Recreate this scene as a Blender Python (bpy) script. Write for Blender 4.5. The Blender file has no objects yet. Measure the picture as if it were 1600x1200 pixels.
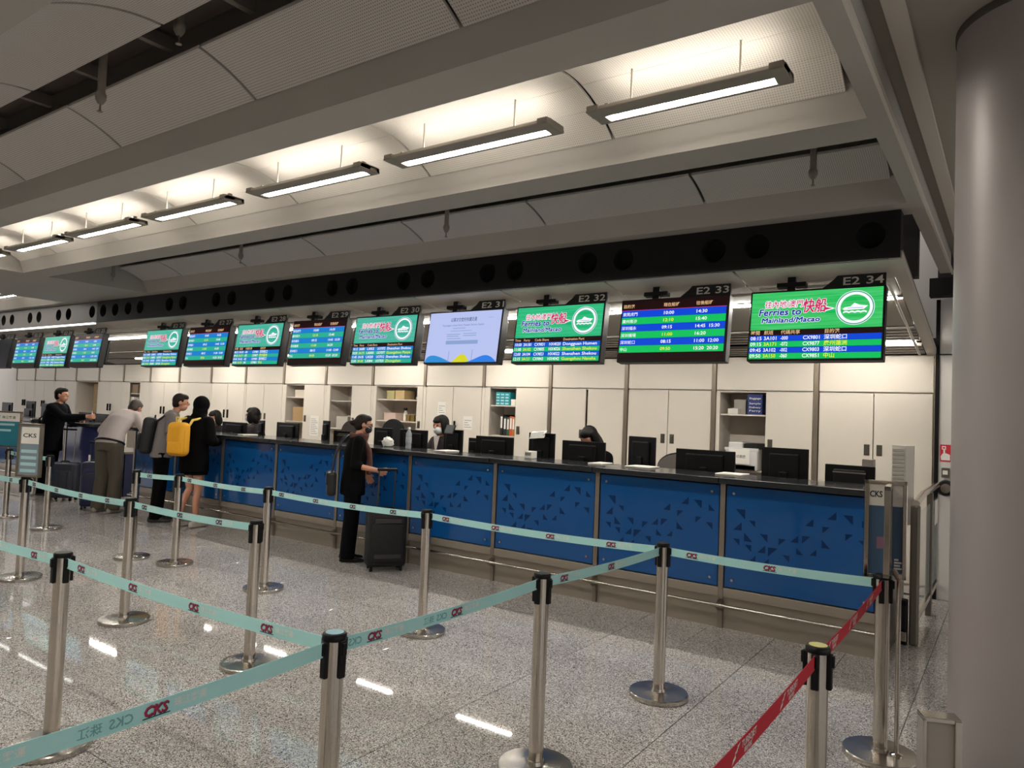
import bpy, bmesh, math, random
from mathutils import Vector, Matrix
random.seed(7)
SC = bpy.context.scene
COL = SC.collection
R = math.radians

# ---------------------------------------------------------------- camera
YAW, PITCH, ROLL, FPX = R(34.99), R(2.376), R(2.32), 1127.0
fw = Vector((-math.sin(YAW)*math.cos(PITCH), math.cos(YAW)*math.cos(PITCH), math.sin(PITCH)))
rt = Vector((math.cos(YAW), math.sin(YAW), 0)); up = rt.cross(fw)
r2 = rt*math.cos(ROLL) + up*math.sin(ROLL); u2 = -rt*math.sin(ROLL) + up*math.cos(ROLL)
cam = bpy.data.cameras.new('camera'); cam.sensor_width = 36; cam.lens = 36*FPX/1600; cam.clip_start = .05; cam.clip_end = 200
camo = bpy.data.objects.new('camera', cam); COL.objects.link(camo)
camo.matrix_world = Matrix(((r2.x, u2.x, -fw.x, 0), (r2.y, u2.y, -fw.y, 0), (r2.z, u2.z, -fw.z, 1.66), (0, 0, 0, 1)))
SC.camera = camo

# ---------------------------------------------------------------- world and exposure
W = bpy.data.worlds.new('world'); SC.world = W; W.use_nodes = True
bg = W.node_tree.nodes['Background']; bg.inputs[0].default_value = (1.0, .96, .93, 1); bg.inputs[1].default_value = 1.05
SC.view_settings.view_transform = 'Standard'; SC.view_settings.look = 'None'
SC.view_settings.exposure = 0.06; SC.view_settings.gamma = 1.0; SC.view_settings.use_curve_mapping = False
LAMP_DOWN, LAMP_UP, CANOPY_L = 88.0, 21.0, 86.0       # brightness of the fluorescent tubes
WARM = (1.0, .952, .87); COOL = (1.0, .97, .92)

# ---------------------------------------------------------------- materials
def lin(h):
    h = h.lstrip('#'); o = []
    for i in (0, 2, 4):
        c = int(h[i:i+2], 16)/255; o.append(c/12.92 if c <= .04045 else ((c+.055)/1.055)**2.4)
    return tuple(o)
MATS = {}
def mat(name, col, rough=.6, metal=0, spec=.5, noise=None, emit=None, estr=1, alpha=None, coat=0, bump=None, trans=0):
    if name in MATS: return MATS[name]
    if isinstance(col, str): col = lin(col)
    m = bpy.data.materials.new(name); m.use_nodes = True; nt = m.node_tree; p = nt.nodes['Principled BSDF']
    p.inputs['Base Color'].default_value = (*col, 1); p.inputs['Roughness'].default_value = rough
    p.inputs['Metallic'].default_value = metal; p.inputs['Specular IOR Level'].default_value = spec
    p.inputs['Coat Weight'].default_value = coat; p.inputs['Transmission Weight'].default_value = trans
    if alpha is not None: p.inputs['Alpha'].default_value = alpha
    if emit is not None:
        if isinstance(emit, str): emit = lin(emit)
        p.inputs['Emission Color'].default_value = (*emit, 1); p.inputs['Emission Strength'].default_value = estr
    if noise or bump:
        tc = nt.nodes.new('ShaderNodeTexCoord'); n = nt.nodes.new('ShaderNodeTexNoise')
        sc, amt = noise or bump; n.inputs['Scale'].default_value = sc; n.inputs['Detail'].default_value = 4
        nt.links.new(tc.outputs['Object'], n.inputs['Vector'])
        if noise:
            mx = nt.nodes.new('ShaderNodeMix'); mx.data_type = 'RGBA'
            mx.inputs['A'].default_value = (*[c*(1-amt) for c in col], 1); mx.inputs['B'].default_value = (*[min(1, c*(1+amt)) for c in col], 1)
            nt.links.new(n.outputs['Fac'], mx.inputs['Factor']); nt.links.new(mx.outputs['Result'], p.inputs['Base Color'])
        if bump:
            b = nt.nodes.new('ShaderNodeBump'); b.inputs['Strength'].default_value = bump[1]; b.inputs['Distance'].default_value = .004
            nt.links.new(n.outputs['Fac'], b.inputs['Height']); nt.links.new(b.outputs['Normal'], p.inputs['Normal'])
    MATS[name] = m; return m
def emat(name, col, strength=1.0):
    "a self-lit display colour: black glass that emits"
    return mat(name, (.003, .003, .004), .4, spec=.08, emit=col, estr=strength)

def granite():
    m = bpy.data.materials.new('granite'); m.use_nodes = True; nt = m.node_tree; p = nt.nodes['Principled BSDF']
    tc = nt.nodes.new('ShaderNodeTexCoord'); ge = nt.nodes.new('ShaderNodeNewGeometry')
    v = nt.nodes.new('ShaderNodeTexVoronoi'); v.inputs['Scale'].default_value = 235
    n = nt.nodes.new('ShaderNodeTexNoise'); n.inputs['Scale'].default_value = 1.1; n.inputs['Detail'].default_value = 3
    nf = nt.nodes.new('ShaderNodeTexNoise'); nf.inputs['Scale'].default_value = 260; nf.inputs['Detail'].default_value = 2
    oi = nt.nodes.new('ShaderNodeObjectInfo')
    for q in (v, n, nf): nt.links.new(ge.outputs['Position'], q.inputs['Vector'])
    sep = nt.nodes.new('ShaderNodeSeparateColor'); nt.links.new(v.outputs['Color'], sep.inputs[0])
    cr = nt.nodes.new('ShaderNodeValToRGB'); cr.color_ramp.interpolation = 'CONSTANT'
    E = cr.color_ramp.elements; E[0].position = 0; E[0].color = (.062, .057, .055, 1); E[1].position = .17; E[1].color = (.23, .215, .207, 1)
    for pos, c in ((.36, (.41, .385, .37)), (.66, (.56, .53, .51)), (.88, (.78, .76, .74))):
        e = E.new(pos); e.color = (*c, 1)
    nt.links.new(sep.outputs[0], cr.inputs[0])
    mx = nt.nodes.new('ShaderNodeMix'); mx.data_type = 'RGBA'; mx.blend_type = 'MULTIPLY'; mx.inputs['Factor'].default_value = 1
    r = nt.nodes.new('ShaderNodeMapRange'); r.inputs[1].default_value = .3; r.inputs[2].default_value = .7; r.inputs[3].default_value = .88; r.inputs[4].default_value = 1.08
    a = nt.nodes.new('ShaderNodeMath'); a.operation = 'MULTIPLY_ADD'; a.inputs[1].default_value = .12; nt.links.new(oi.outputs['Random'], a.inputs[0]); 
    nt.links.new(n.outputs['Fac'], r.inputs[0]); nt.links.new(r.outputs[0], a.inputs[2])
    nt.links.new(cr.outputs[0], mx.inputs['A']); nt.links.new(a.outputs[0], mx.inputs['B']); nt.links.new(mx.outputs['Result'], p.inputs['Base Color'])
    p.inputs['Roughness'].default_value = .03; p.inputs['Specular IOR Level'].default_value = .5
    return m
def perforated(name, col, pitch=.0135, dark=.45):
    m = bpy.data.materials.new(name); m.use_nodes = True; nt = m.node_tree; p = nt.nodes['Principled BSDF']
    ge = nt.nodes.new('ShaderNodeNewGeometry'); sx = nt.nodes.new('ShaderNodeSeparateXYZ'); nt.links.new(ge.outputs['Position'], sx.inputs[0])
    def wave(o):
        a = nt.nodes.new('ShaderNodeMath'); a.operation = 'MULTIPLY'; a.inputs[1].default_value = 2*math.pi/pitch; nt.links.new(o, a.inputs[0])
        s = nt.nodes.new('ShaderNodeMath'); s.operation = 'SINE'; nt.links.new(a.outputs[0], s.inputs[0]); return s.outputs[0]
    ad = nt.nodes.new('ShaderNodeMath'); ad.operation = 'ADD'; nt.links.new(wave(sx.outputs[0]), ad.inputs[0]); nt.links.new(wave(sx.outputs[1]), ad.inputs[1])
    cr = nt.nodes.new('ShaderNodeMapRange'); cr.inputs[1].default_value = .6; cr.inputs[2].default_value = 1.1; cr.inputs[3].default_value = 1; cr.inputs[4].default_value = dark
    nt.links.new(ad.outputs[0], cr.inputs[0])
    mx = nt.nodes.new('ShaderNodeMix'); mx.data_type = 'RGBA'; mx.blend_type = 'MULTIPLY'; mx.inputs['Factor'].default_value = 1
    mx.inputs['A'].default_value = (*lin(col), 1); nt.links.new(cr.outputs[0], mx.inputs['B']); nt.links.new(mx.outputs['Result'], p.inputs['Base Color'])
    p.inputs['Roughness'].default_value = .6; MATS[name] = m; return m
def banner_mat(name, a, b, estr):
    "display picture: streaked green, brighter towards the middle"
    m = bpy.data.materials.new(name); m.use_nodes = True; nt = m.node_tree; p = nt.nodes['Principled BSDF']
    tc = nt.nodes.new('ShaderNodeTexCoord'); mp = nt.nodes.new('ShaderNodeMapping'); mp.inputs['Scale'].default_value = (1.2, 1, 38)
    n = nt.nodes.new('ShaderNodeTexNoise'); n.inputs['Scale'].default_value = 2.0; n.inputs['Detail'].default_value = 3
    cr = nt.nodes.new('ShaderNodeValToRGB'); E = cr.color_ramp.elements; E[0].position = .32; E[0].color = (*lin(a), 1); E[1].position = .72; E[1].color = (*lin(b), 1)
    nt.links.new(tc.outputs['Object'], mp.inputs[0]); nt.links.new(mp.outputs[0], n.inputs['Vector']); nt.links.new(n.outputs['Fac'], cr.inputs[0])
    nt.links.new(cr.outputs[0], p.inputs['Emission Color']); p.inputs['Emission Strength'].default_value = estr
    p.inputs['Base Color'].default_value = (.003, .003, .004, 1); p.inputs['Roughness'].default_value = .4; p.inputs['Specular IOR Level'].default_value = .08
    MATS[name] = m; return m

M_GRAN = granite()
M_SOFFIT = mat('soffit_paint', '#a8a39b', .75, noise=(3, .05))
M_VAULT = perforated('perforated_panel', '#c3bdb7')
M_VAULT_L = perforated('perforated_panel_bright', '#ddd6cc', dark=.62)  # lighter copy for lamp-lit vaults, some of the glow put into the colour
M_SLOT = mat('ceiling_void', '#544c46', .9)
M_BLACK = mat('matt_black', '#0d0c0c', .6, spec=.2)
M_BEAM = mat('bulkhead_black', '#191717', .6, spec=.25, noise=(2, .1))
M_HOLE = mat('vent_dark', '#070606', .8)
M_CREAM = mat('cream_laminate', '#d9d0c2', .45, noise=(1.5, .03))
M_CREAM_IN = mat('cream_interior', '#cfc6ba', .6)
M_POST = mat('wall_post_metal', '#85796a', .38, .6)
M_STEEL = mat('brushed_steel', '#c9c1b6', .15, 1.0, noise=(40, .05))
M_STEEL_D = mat('satin_steel', '#9a9084', .36, .9)
M_KICK = mat('kick_plate_metal', '#a2988b', .4, .55, noise=(6, .05))
M_BLUE = mat('blue_back_painted_glass', '#12508f', .08, 0, .5, noise=(1.2, .12))
M_NAVY = mat('navy_print', '#0a3160', .2, spec=.25)
M_BLUE2 = mat('violet_blue_glass', '#43497a', .12, noise=(1.2, .1))  # same blue glass, with the violet cast of the lighting put into its colour
M_TOP = mat('black_granite_top', '#26282b', .16, noise=(160, .35))
M_DESK = mat('grey_desk', '#6f6a63', .5)
M_PLASTIC = mat('black_plastic', '#0b0b0c', .42, spec=.25)
M_PLASTIC2 = mat('dark_grey_plastic', '#19191b', .5, spec=.3)
M_TEAL = mat('turquoise_webbing', '#b0e4e2', .75, bump=(300, .2))
M_RED = mat('red_webbing', '#c01c2e', .75, bump=(300, .2))
M_WHITE = mat('white_print', '#e9e6e0', .6)
M_CKS = mat('crimson_print', '#a51a4a', .6)
M_DKPRINT = mat('dark_print', '#27323a', .6)
M_GHOST = mat('show_through_print', '#74aeb0', .75)
M_COLUMN = mat('column_cladding', '#a19a98', .42, .2, noise=(1.0, .03))
M_CEIL_R = mat('side_ceiling_paint', '#9a948a', .75)
M_TRIM = mat('pale_trim', '#cbc4b8', .55)
M_TUBE = mat('lamp_tube', (.8, .8, .8), .5, emit=WARM, estr=LAMP_DOWN)
M_UPT = mat('lamp_uplight', (.8, .8, .8), .5, emit=WARM, estr=LAMP_UP)
M_CANT2 = mat('canopy_tube_rear', (.8, .8, .8), .5, emit=WARM, estr=CANOPY_L*.45)
M_CANT = mat('canopy_tube', (.8, .8, .8), .5, emit=WARM, estr=CANOPY_L)
M_STRIP = mat('bulkhead_strip_light', (.8, .8, .8), .5, emit=COOL, estr=3.0)
M_LAMPBODY = mat('lamp_housing_grey', '#8f877b', .5)
M_SLAT = mat('slat_metal', '#8b857c', .5, .3)
M_WALL_R = mat('white_wall_paint', '#d6d1ca', .6)
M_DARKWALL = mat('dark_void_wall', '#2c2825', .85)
M_SKIN = mat('skin', '#c08a70', .55, noise=(20, .06)); M_HAIR = mat('black_hair', '#0d0908', .55, spec=.2, noise=(60, .4)); M_HAIR2 = mat('dark_brown_hair', '#21150f', .55, spec=.2, noise=(60, .3))
M_EYE = mat('eye', '#191310', .2)
M_GLASS = mat('clear_glass', '#dfe6e4', .04, 0, .5, alpha=.22)
M_PAPER = mat('paper', '#e8e3da', .7)
M_GREYPR = mat('grey_print', '#8b8781', .7)

# ---------------------------------------------------------------- mesh builder
def rot3(M, v): return M @ Vector(v)
class MB:
    def __init__(s): s.v = []; s.f = []
    def add(s, vs, fs, M=None):
        b = len(s.v)
        s.v += [tuple(M @ Vector(p)) for p in vs] if M is not None else [tuple(p) for p in vs]
        s.f += [tuple(i+b for i in f) for f in fs]; return s
    def box(s, x0, x1, y0, y1, z0, z1, b=0, M=None, seg=2):
        if b:
            bm = bmesh.new(); bmesh.ops.create_cube(bm, size=1)
            for v in bm.verts: v.co = Vector(((x0+x1)/2+v.co.x*(x1-x0), (y0+y1)/2+v.co.y*(y1-y0), (z0+z1)/2+v.co.z*(z1-z0)))
            bmesh.ops.bevel(bm, geom=bm.edges[:], offset=b, segments=seg, profile=.5, affect='EDGES')
            bm.verts.index_update(); vs = [v.co.copy() for v in bm.verts]; fs = [[v.index for v in f.verts] for f in bm.faces]; bm.free()
            return s.add(vs, fs, M)
        vs = [(x, y, z) for x in (x0, x1) for y in (y0, y1) for z in (z0, z1)]
        return s.add(vs, [(0, 1, 3, 2), (4, 6, 7, 5), (0, 4, 5, 1), (2, 3, 7, 6), (0, 2, 6, 4), (1, 5, 7, 3)], M)
    def cyl(s, p0, p1, r0, r1=None, n=16, M=None):
        r1 = r0 if r1 is None else r1
        p0 = Vector(p0); p1 = Vector(p1); d = (p1-p0).normalized(); a = d.orthogonal().normalized(); c = d.cross(a)
        vs = []
        for p, r in ((p0, r0), (p1, r1)):
            for i in range(n):
                t = 2*math.pi*i/n; vs.append(p + (a*math.cos(t)+c*math.sin(t))*r)
        fs = [(i, (i+1) % n, n+(i+1) % n, n+i) for i in range(n)] + [tuple(range(n-1, -1, -1)), tuple(range(n, 2*n))]
        return s.add(vs, fs, M)
    def lathe(s, prof, c=(0, 0, 0), n=24, M=None):
        vs = []; fs = []
        for r, z in prof:
            for i in range(n):
                t = 2*math.pi*i/n; vs.append((c[0]+r*math.cos(t), c[1]+r*math.sin(t), c[2]+z))
        k = len(prof)
        for j in range(k-1):
            for i in range(n): fs.append((j*n+i, j*n+(i+1) % n, (j+1)*n+(i+1) % n, (j+1)*n+i))
        fs.append(tuple(range(n-1, -1, -1))); fs.append(tuple((k-1)*n+i for i in range(n)))
        return s.add(vs, fs, M)
    def tube(s, pts, r, n=8, M=None, ry=None):
        pts = [Vector(p) for p in pts]; vs = []; fs = []; k = len(pts)
        ref = None
        for j, p in enumerate(pts):
            d = ((pts[min(j+1, k-1)]-pts[max(j-1, 0)])).normalized()
            if ref is None: ref = d.orthogonal().normalized()
            a = (ref-d*ref.dot(d)).normalized(); ref = a; c = d.cross(a)
            rr = r[j] if isinstance(r, (list, tuple)) else r
            for i in range(n):
                t = 2*math.pi*i/n; vs.append(p+a*math.cos(t)*rr+c*math.sin(t)*rr)
        for j in range(k-1):
            for i in range(n): fs.append((j*n+i, j*n+(i+1) % n, (j+1)*n+(i+1) % n, (j+1)*n+i))
        fs.append(tuple(range(n-1, -1, -1))); fs.append(tuple((k-1)*n+i for i in range(n)))
        return s.add(vs, fs, M)
    def prism(s, poly, a0, a1, axis='x', M=None):
        n = len(poly); f = {'x': lambda a, p: (a, p[0], p[1]), 'y': lambda a, p: (p[0], a, p[1]), 'z': lambda a, p: (p[0], p[1], a)}[axis]
        vs = [f(a0, p) for p in poly]+[f(a1, p) for p in poly]
        fs = [(i, (i+1) % n, n+(i+1) % n, n+i) for i in range(n)]+[tuple(range(n-1, -1, -1)), tuple(range(n, 2*n))]
        return s.add(vs, fs, M)
    def ell(s, c, r, n=14, m=9, M=None):
        vs = []; fs = []
        if not isinstance(r, (tuple, list)): r = (r, r, r)
        for j in range(1, m):
            t = math.pi*j/m
            for i in range(n):
                u = 2*math.pi*i/n; vs.append((c[0]+r[0]*math.sin(t)*math.cos(u), c[1]+r[1]*math.sin(t)*math.sin(u), c[2]+r[2]*math.cos(t)))
        for j in range(m-2):
            for i in range(n): fs.append((j*n+i, (j+1)*n+i, (j+1)*n+(i+1) % n, j*n+(i+1) % n))
        vs += [(c[0], c[1], c[2]+r[2]), (c[0], c[1], c[2]-r[2])]; a = len(vs)-2
        for i in range(n): fs.append((a, i, (i+1) % n)); fs.append((a+1, (m-2)*n+(i+1) % n, (m-2)*n+i))
        return s.add(vs, fs, M)
    def chain(s, pts):
        "tapered limb through (x,y,z,r) joints"
        for p in pts: s.ell(p[:3], p[3], 12, 8)
        for a, b in zip(pts, pts[1:]):
            if (Vector(a[:3])-Vector(b[:3])).length > 1e-4: s.cyl(a[:3], b[:3], a[3], b[3], 12)
        return s
    def loft(s, secs, n=20):
        "closed body through sections (centre, rx, ry, tilt about x)"
        vs = []; fs = []; k = len(secs)
        for c, rx, ry, tl in secs:
            for i in range(n):
                t = 2*math.pi*i/n; x = rx*math.cos(t); y = ry*math.sin(t)
                vs.append((c[0]+x, c[1]+y*math.cos(tl), c[2]+y*math.sin(tl)))
        for j in range(k-1):
            for i in range(n): fs.append((j*n+i, j*n+(i+1) % n, (j+1)*n+(i+1) % n, (j+1)*n+i))
        fs.append(tuple(range(n-1, -1, -1))); fs.append(tuple((k-1)*n+i for i in range(n)))
        return s.add(vs, fs)
    def grid(s, fn, nu, nv):
        vs = [fn(i/nu, j/nv) for j in range(nv+1) for i in range(nu+1)]
        fs = [(j*(nu+1)+i, j*(nu+1)+i+1, (j+1)*(nu+1)+i+1, (j+1)*(nu+1)+i) for j in range(nv) for i in range(nu)]
        return s.add(vs, fs)
    def mesh(s, name, m, smooth=None, off=None):
        me = bpy.data.meshes.new(name)
        vs = s.v if off is None else [(v[0]-off[0], v[1]-off[1], v[2]-off[2]) for v in s.v]
        me.from_pydata(vs, [], s.f); me.materials.append(m)
        bm = bmesh.new(); bm.from_mesh(me); bmesh.ops.recalc_face_normals(bm, faces=bm.faces); bm.to_mesh(me); bm.free()
        if smooth is not None:
            if smooth >= 180: me.shade_smooth()
            else: me.shade_smooth(); me.set_sharp_from_angle(angle=R(smooth))
        return me
    def build(s, name, m, parent=None, smooth=None, local=False):
        "a mesh object; world coordinates unless local; parts are stored relative to their thing's base"
        if parent is None:
            xs = [v[0] for v in s.v]; ys = [v[1] for v in s.v]; zs = [v[2] for v in s.v]
            off = Vector(((min(xs)+max(xs))/2, (min(ys)+max(ys))/2, min(zs)))
            o = bpy.data.objects.new(name, s.mesh(name, m, smooth, off)); o.location = off
        else:
            top = parent
            while top.parent: top = top.parent
            o = bpy.data.objects.new(name, s.mesh(name, m, smooth, None if local else top.location)); o.parent = parent
        COL.objects.link(o); return o
def tag(o, label=None, cat=None, group=None, kind=None):
    if label: o['label'] = label
    if cat: o['category'] = cat
    if group: o['group'] = group
    if kind: o['kind'] = kind
    return o
def thing(name, label, cat, loc=(0, 0, 0), rz=0, group=None, kind=None, rx=0):
    o = bpy.data.objects.new(name, None); COL.objects.link(o); o.empty_display_size = .1
    o.location = loc; o.rotation_euler = (rx, 0, rz); return tag(o, label, cat, group, kind)
def link(name, me, parent=None, loc=(0, 0, 0), m=None):
    o = bpy.data.objects.new(name, me); COL.objects.link(o); o.parent = parent; o.location = loc; return o
KIDS = {}
def dup(root, loc, rz=None, label=None):
    def cp(o, par):
        c = o.copy(); COL.objects.link(c); c.parent = par
        for ch in [x for x in list(bpy.data.objects) if x.parent == o]: cp(ch, c)
        return c
    c = cp(root, None); c.location = loc
    if rz is not None: c.rotation_euler.z = rz
    if label: c['label'] = label
    return c
TX = {}
def text(body, size, bold=0, shear=0, align='LEFT', res=2):
    key = (body, size, bold, shear, align)
    if key in TX: return TX[key]
    c = bpy.data.curves.new('lettering', 'FONT'); c.body = body; c.size = size; c.offset = bold*size; c.shear = shear; c.align_x = align; c.resolution_u = res; c.fill_mode = 'BOTH'
    o = bpy.data.objects.new('lettering', c); COL.objects.link(o); bpy.context.view_layer.update()
    me = bpy.data.meshes.new_from_object(o)
    r = ([tuple(v.co) for v in me.vertices], [tuple(p.vertices) for p in me.polygons])
    bpy.data.objects.remove(o); bpy.data.curves.remove(c); bpy.data.meshes.remove(me); TX[key] = r; return r
def tw(r): return (max(v[0] for v in r[0])-min(v[0] for v in r[0])) if r[0] else 0
def put(mb, r, x, y, z, w=None):
    "upright lettering facing -Y, lower left at x,z; fitted to width w"
    vs, fs = r; k = 1
    if w and vs: k = w/max(1e-6, tw(r))
    mb.add([(x+v[0]*k, y, z+v[1]) for v in vs], fs)
def remesh(mb, name, m, parent, vox=.012, smooth=4):
    o = bpy.data.objects.new(name, mb.mesh(name, m)); COL.objects.link(o)
    a = o.modifiers.new('r', 'REMESH'); a.mode = 'VOXEL'; a.voxel_size = vox; a.use_smooth_shade = True
    b = o.modifiers.new('s', 'SMOOTH'); b.factor = .5; b.iterations = smooth
    dg = bpy.context.evaluated_depsgraph_get(); me = bpy.data.meshes.new_from_object(o.evaluated_get(dg))
    o.modifiers.clear(); old = o.data; o.data = me; bpy.data.meshes.remove(old); me.name = name
    if not me.materials: me.materials.append(m)
    o.parent = parent; return o

# ================================================================= STRUCTURE
XL = -10.35                                   # left end of the first ceiling bay
# ---- floor with granite slabs
floor = tag(MB().box(-27, 6, -7, 12, -.2, -.006).build('floor', mat('floor_bed', '#4d4741', .8)), kind='structure')
tile_me = MB().box(-.508, .508, -.438, .438, -.0058, 0, .0015, seg=1).mesh('floor_tile', M_GRAN)
half_me = MB().box(-.253, .253, -.323, .323, -.0058, 0, .0015, seg=1).mesh('floor_tile', M_GRAN)
back_me = MB().box(-.508, .508, -.608, .608, -.0058, 0, .0015, seg=1).mesh('floor_tile', M_GRAN)
fl = floor.location
for i in range(-3, 20):
    for j in range(9):
        X, Y = -.5-1.02*i-.51, 5.25-.88*j-.44
        if abs(X) > 15 and Y < 3: continue
        link('floor_tile', tile_me, floor, Vector((X, Y, 0))-fl)
    for h in (0, 1): link('floor_tile', half_me, floor, Vector((-.5-1.02*i-.255-.51*h, 5.25+.325, 0))-fl)
    for j in range(2): link('floor_tile', back_me, floor, Vector((-.5-1.02*i-.51, 5.9+.61+1.22*j, 0))-fl)

# ---- ceiling: long beams, vaulted perforated panels, slots
ceil = thing('ceiling', None, None, (0, 0, 3.2), kind='structure')
def beam(y0, y1, x0=XL, x1=-.62, f0=.06, f1=.09):
    MB().prism([(y0, 3.2), (y1, 3.2), (y1+f1, 3.37), (y1+f1, 3.95), (y0-f0, 3.95), (y0-f0, 3.37)], x0, x1).build('long_beam', M_SOFFIT, ceil)
beam(5.47, 5.78, f0=.1, f1=0); beam(3.87, 4.16); beam(2.42, 2.69); beam(.95, 1.20); beam(-.52, -.27); beam(-2.0, -1.74); beam(-3.6, -3.2)
COF = [(4.16, 5.47, 1), (2.69, 3.87, 0), (1.20, 2.42, 1), (-.27, .95, 0), (-1.74, -.52, 1), (-3.2, -2.0, 0)]   # near, far, slotted
JN = [-.70, -2.0, -3.46, -4.92, -6.40, -7.86, -9.31, -10.33]
def vault(y0, y1, x0, x1, t0, t1, m, name='vault_panel'):
    a, b = y0+.075, y1-.055; z0, rise = 3.335, .165; mb = MB(); n = 10; g = .012
    def pt(t, d): y = a+(b-a)*t; q = (2*t-1); return (y, z0+rise*(1-q*q)+d)
    prof = [pt(t0+(t1-t0)*i/n, 0) for i in range(n+1)]+[pt(t0+(t1-t0)*i/n, .018) for i in range(n, -1, -1)]
    mb.prism(prof, x0+g, x1-g).build(name, m, ceil, smooth=40)
for ci, (y0, y1, slot) in enumerate(COF):
    joints = list(zip(JN[1:], JN[:-1])) if ci < 3 else [(XL+.02, -.7)]
    for x0, x1 in joints:
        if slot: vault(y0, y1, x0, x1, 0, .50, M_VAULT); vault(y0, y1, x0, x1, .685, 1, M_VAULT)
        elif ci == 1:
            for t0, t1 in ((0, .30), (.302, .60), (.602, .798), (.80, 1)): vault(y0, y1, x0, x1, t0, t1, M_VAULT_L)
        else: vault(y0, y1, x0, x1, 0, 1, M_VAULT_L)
    if slot:
        yc = y0+.075+(y1-y0-.13)*.59
        MB().box(XL, -.63, yc-.16, yc+.16, 3.66, 3.70).build('slot_backing', M_SLOT, ceil)
        for k in range(14):
            x = -.9-.73*k
            if x > XL+.1: MB().box(x-.02, x+.02, yc-.15, yc+.15, 3.57, 3.64).build('slot_bracket', mat('slot_bracket_paint', '#6b625a', .7), ceil)
MB().box(-24, -.62, -7, 5.9, 3.95, 4.05).build('slab', M_SOFFIT, ceil)
MB().box(-24, -.62, -7, -3.6, 3.2, 3.3).build('rear_soffit', M_SOFFIT, ceil)
# second bay: flat soffit with one lit coffer
MB().box(-12.9, XL, -3.6, 5.78, 3.2, 3.95).build('cross_soffit', M_SOFFIT, ceil)
MB().box(-24, -12.9, -3.6, 4.16, 3.2, 3.95).build('far_soffit', M_SOFFIT, ceil)
MB().prism([(5.47, 3.2), (5.78, 3.2), (5.78, 3.95), (5.37, 3.95), (5.37, 3.37)], -24, -12.9).build('long_beam', M_SOFFIT, ceil)
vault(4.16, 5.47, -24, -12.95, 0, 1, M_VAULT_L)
# cross beam at the right end and side ceiling
MB().prism([(-.62, 3.2), (-.53, 3.2), (-.53, 3.9), (-.66, 3.9), (-.66, 3.3)], -7, 8.1, 'y').build('cross_beam', M_SOFFIT, ceil)
MB().box(-.53, 6, -7, 8.6, 3.4, 3.5).build('side_ceiling', M_CEIL_R, ceil)
MB().box(-.463, -.384, -7, 8.3, 3.375, 3.4).build('ceiling_trim', M_TRIM, ceil)
MB().box(-.53, -.515, -7, 8.2, 3.2, 3.235).build('beam_lip', M_TRIM, ceil)

# ---- back wall above and beside the cabinets
WY = 8.42
rear = tag(MB().box(-27, 6, -7.2, -7, 0, 4).build('wall_rear', mat('rear_wall_paint', '#c4bdb5', .6)), kind='structure')  # unseen wall, added to shape reflections in the posts and bounce light forward
wall = tag(MB().box(-27, 6, WY+.52, WY+.7, 0, 4).build('wall_back', M_WALL_R), kind='structure')
MB().box(-.63, 3, WY-.06, WY+.5, 0, 2.42).build('side_wall_panel', M_WALL_R, wall)
MB().box(-.63, 3, WY-.06, WY+.5, 2.435, 2.98).build('side_wall_panel', M_WALL_R, wall)
MB().box(-.72, 3, WY-.2, WY-.05, 3.0, 3.18).build('black_lintel', M_BEAM, wall)
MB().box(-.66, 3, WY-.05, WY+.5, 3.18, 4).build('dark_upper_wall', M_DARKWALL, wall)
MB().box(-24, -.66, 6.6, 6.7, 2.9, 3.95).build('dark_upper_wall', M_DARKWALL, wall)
MB().box(-.665, -.63, WY-.08, WY+.4, 0, 2.98).build('black_corner_post', M_BLACK, wall)
MB().box(-24, -.66, WY-.02, WY+.5, 2.44, 2.60).build('top_rail', M_BLACK, wall)

# ================================================================= CABINETS along the back wall
BX = [-.655-1.148*k for k in range(20)]
M_HANDLE = mat('handle_metal', '#6d665c', .35, .8)
CAB_DESC = {0: 'cream cabinet with two closed sliding doors, rightmost behind the counters', 1: 'cream cabinet with its left half open on a shelf and a printer',
 2: 'closed two-door cream cabinet just left of the printer cabinet', 3: 'closed cream cabinet with a dark gap between doors, behind E2 32',
 4: 'half-open cream cabinet showing teal boxes and ring binders', 5: 'closed cream cabinet with paper notices, behind the staff member with bob hair',
 6: 'cream cabinet standing wide open on shelves of boxes and a white bag', 7: 'half-open cream cabinet with one nearly empty shelf',
 8: 'half-open cream cabinet holding two cardboard boxes', 9: 'closed cream cabinet left of the one with cardboard boxes', 10: 'closed cream cabinet behind the two seated staff at far counter',
 11: 'closed wide-panel cream cabinet behind the hooded traveller', 12: 'closed cream cabinet behind the man in grey tee', 13: 'cream cabinet with open niche holding a framed box',
 14: 'closed cream cabinet between the framed-box niche and wooden niche', 15: 'open cabinet bay with pale wooden niche and stacked goods',
 16: 'closed cream cabinet behind the man in dark coat', 17: 'second closed cream cabinet left of the wooden niche', 18: 'leftmost closed cream cabinet in view'}
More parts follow.
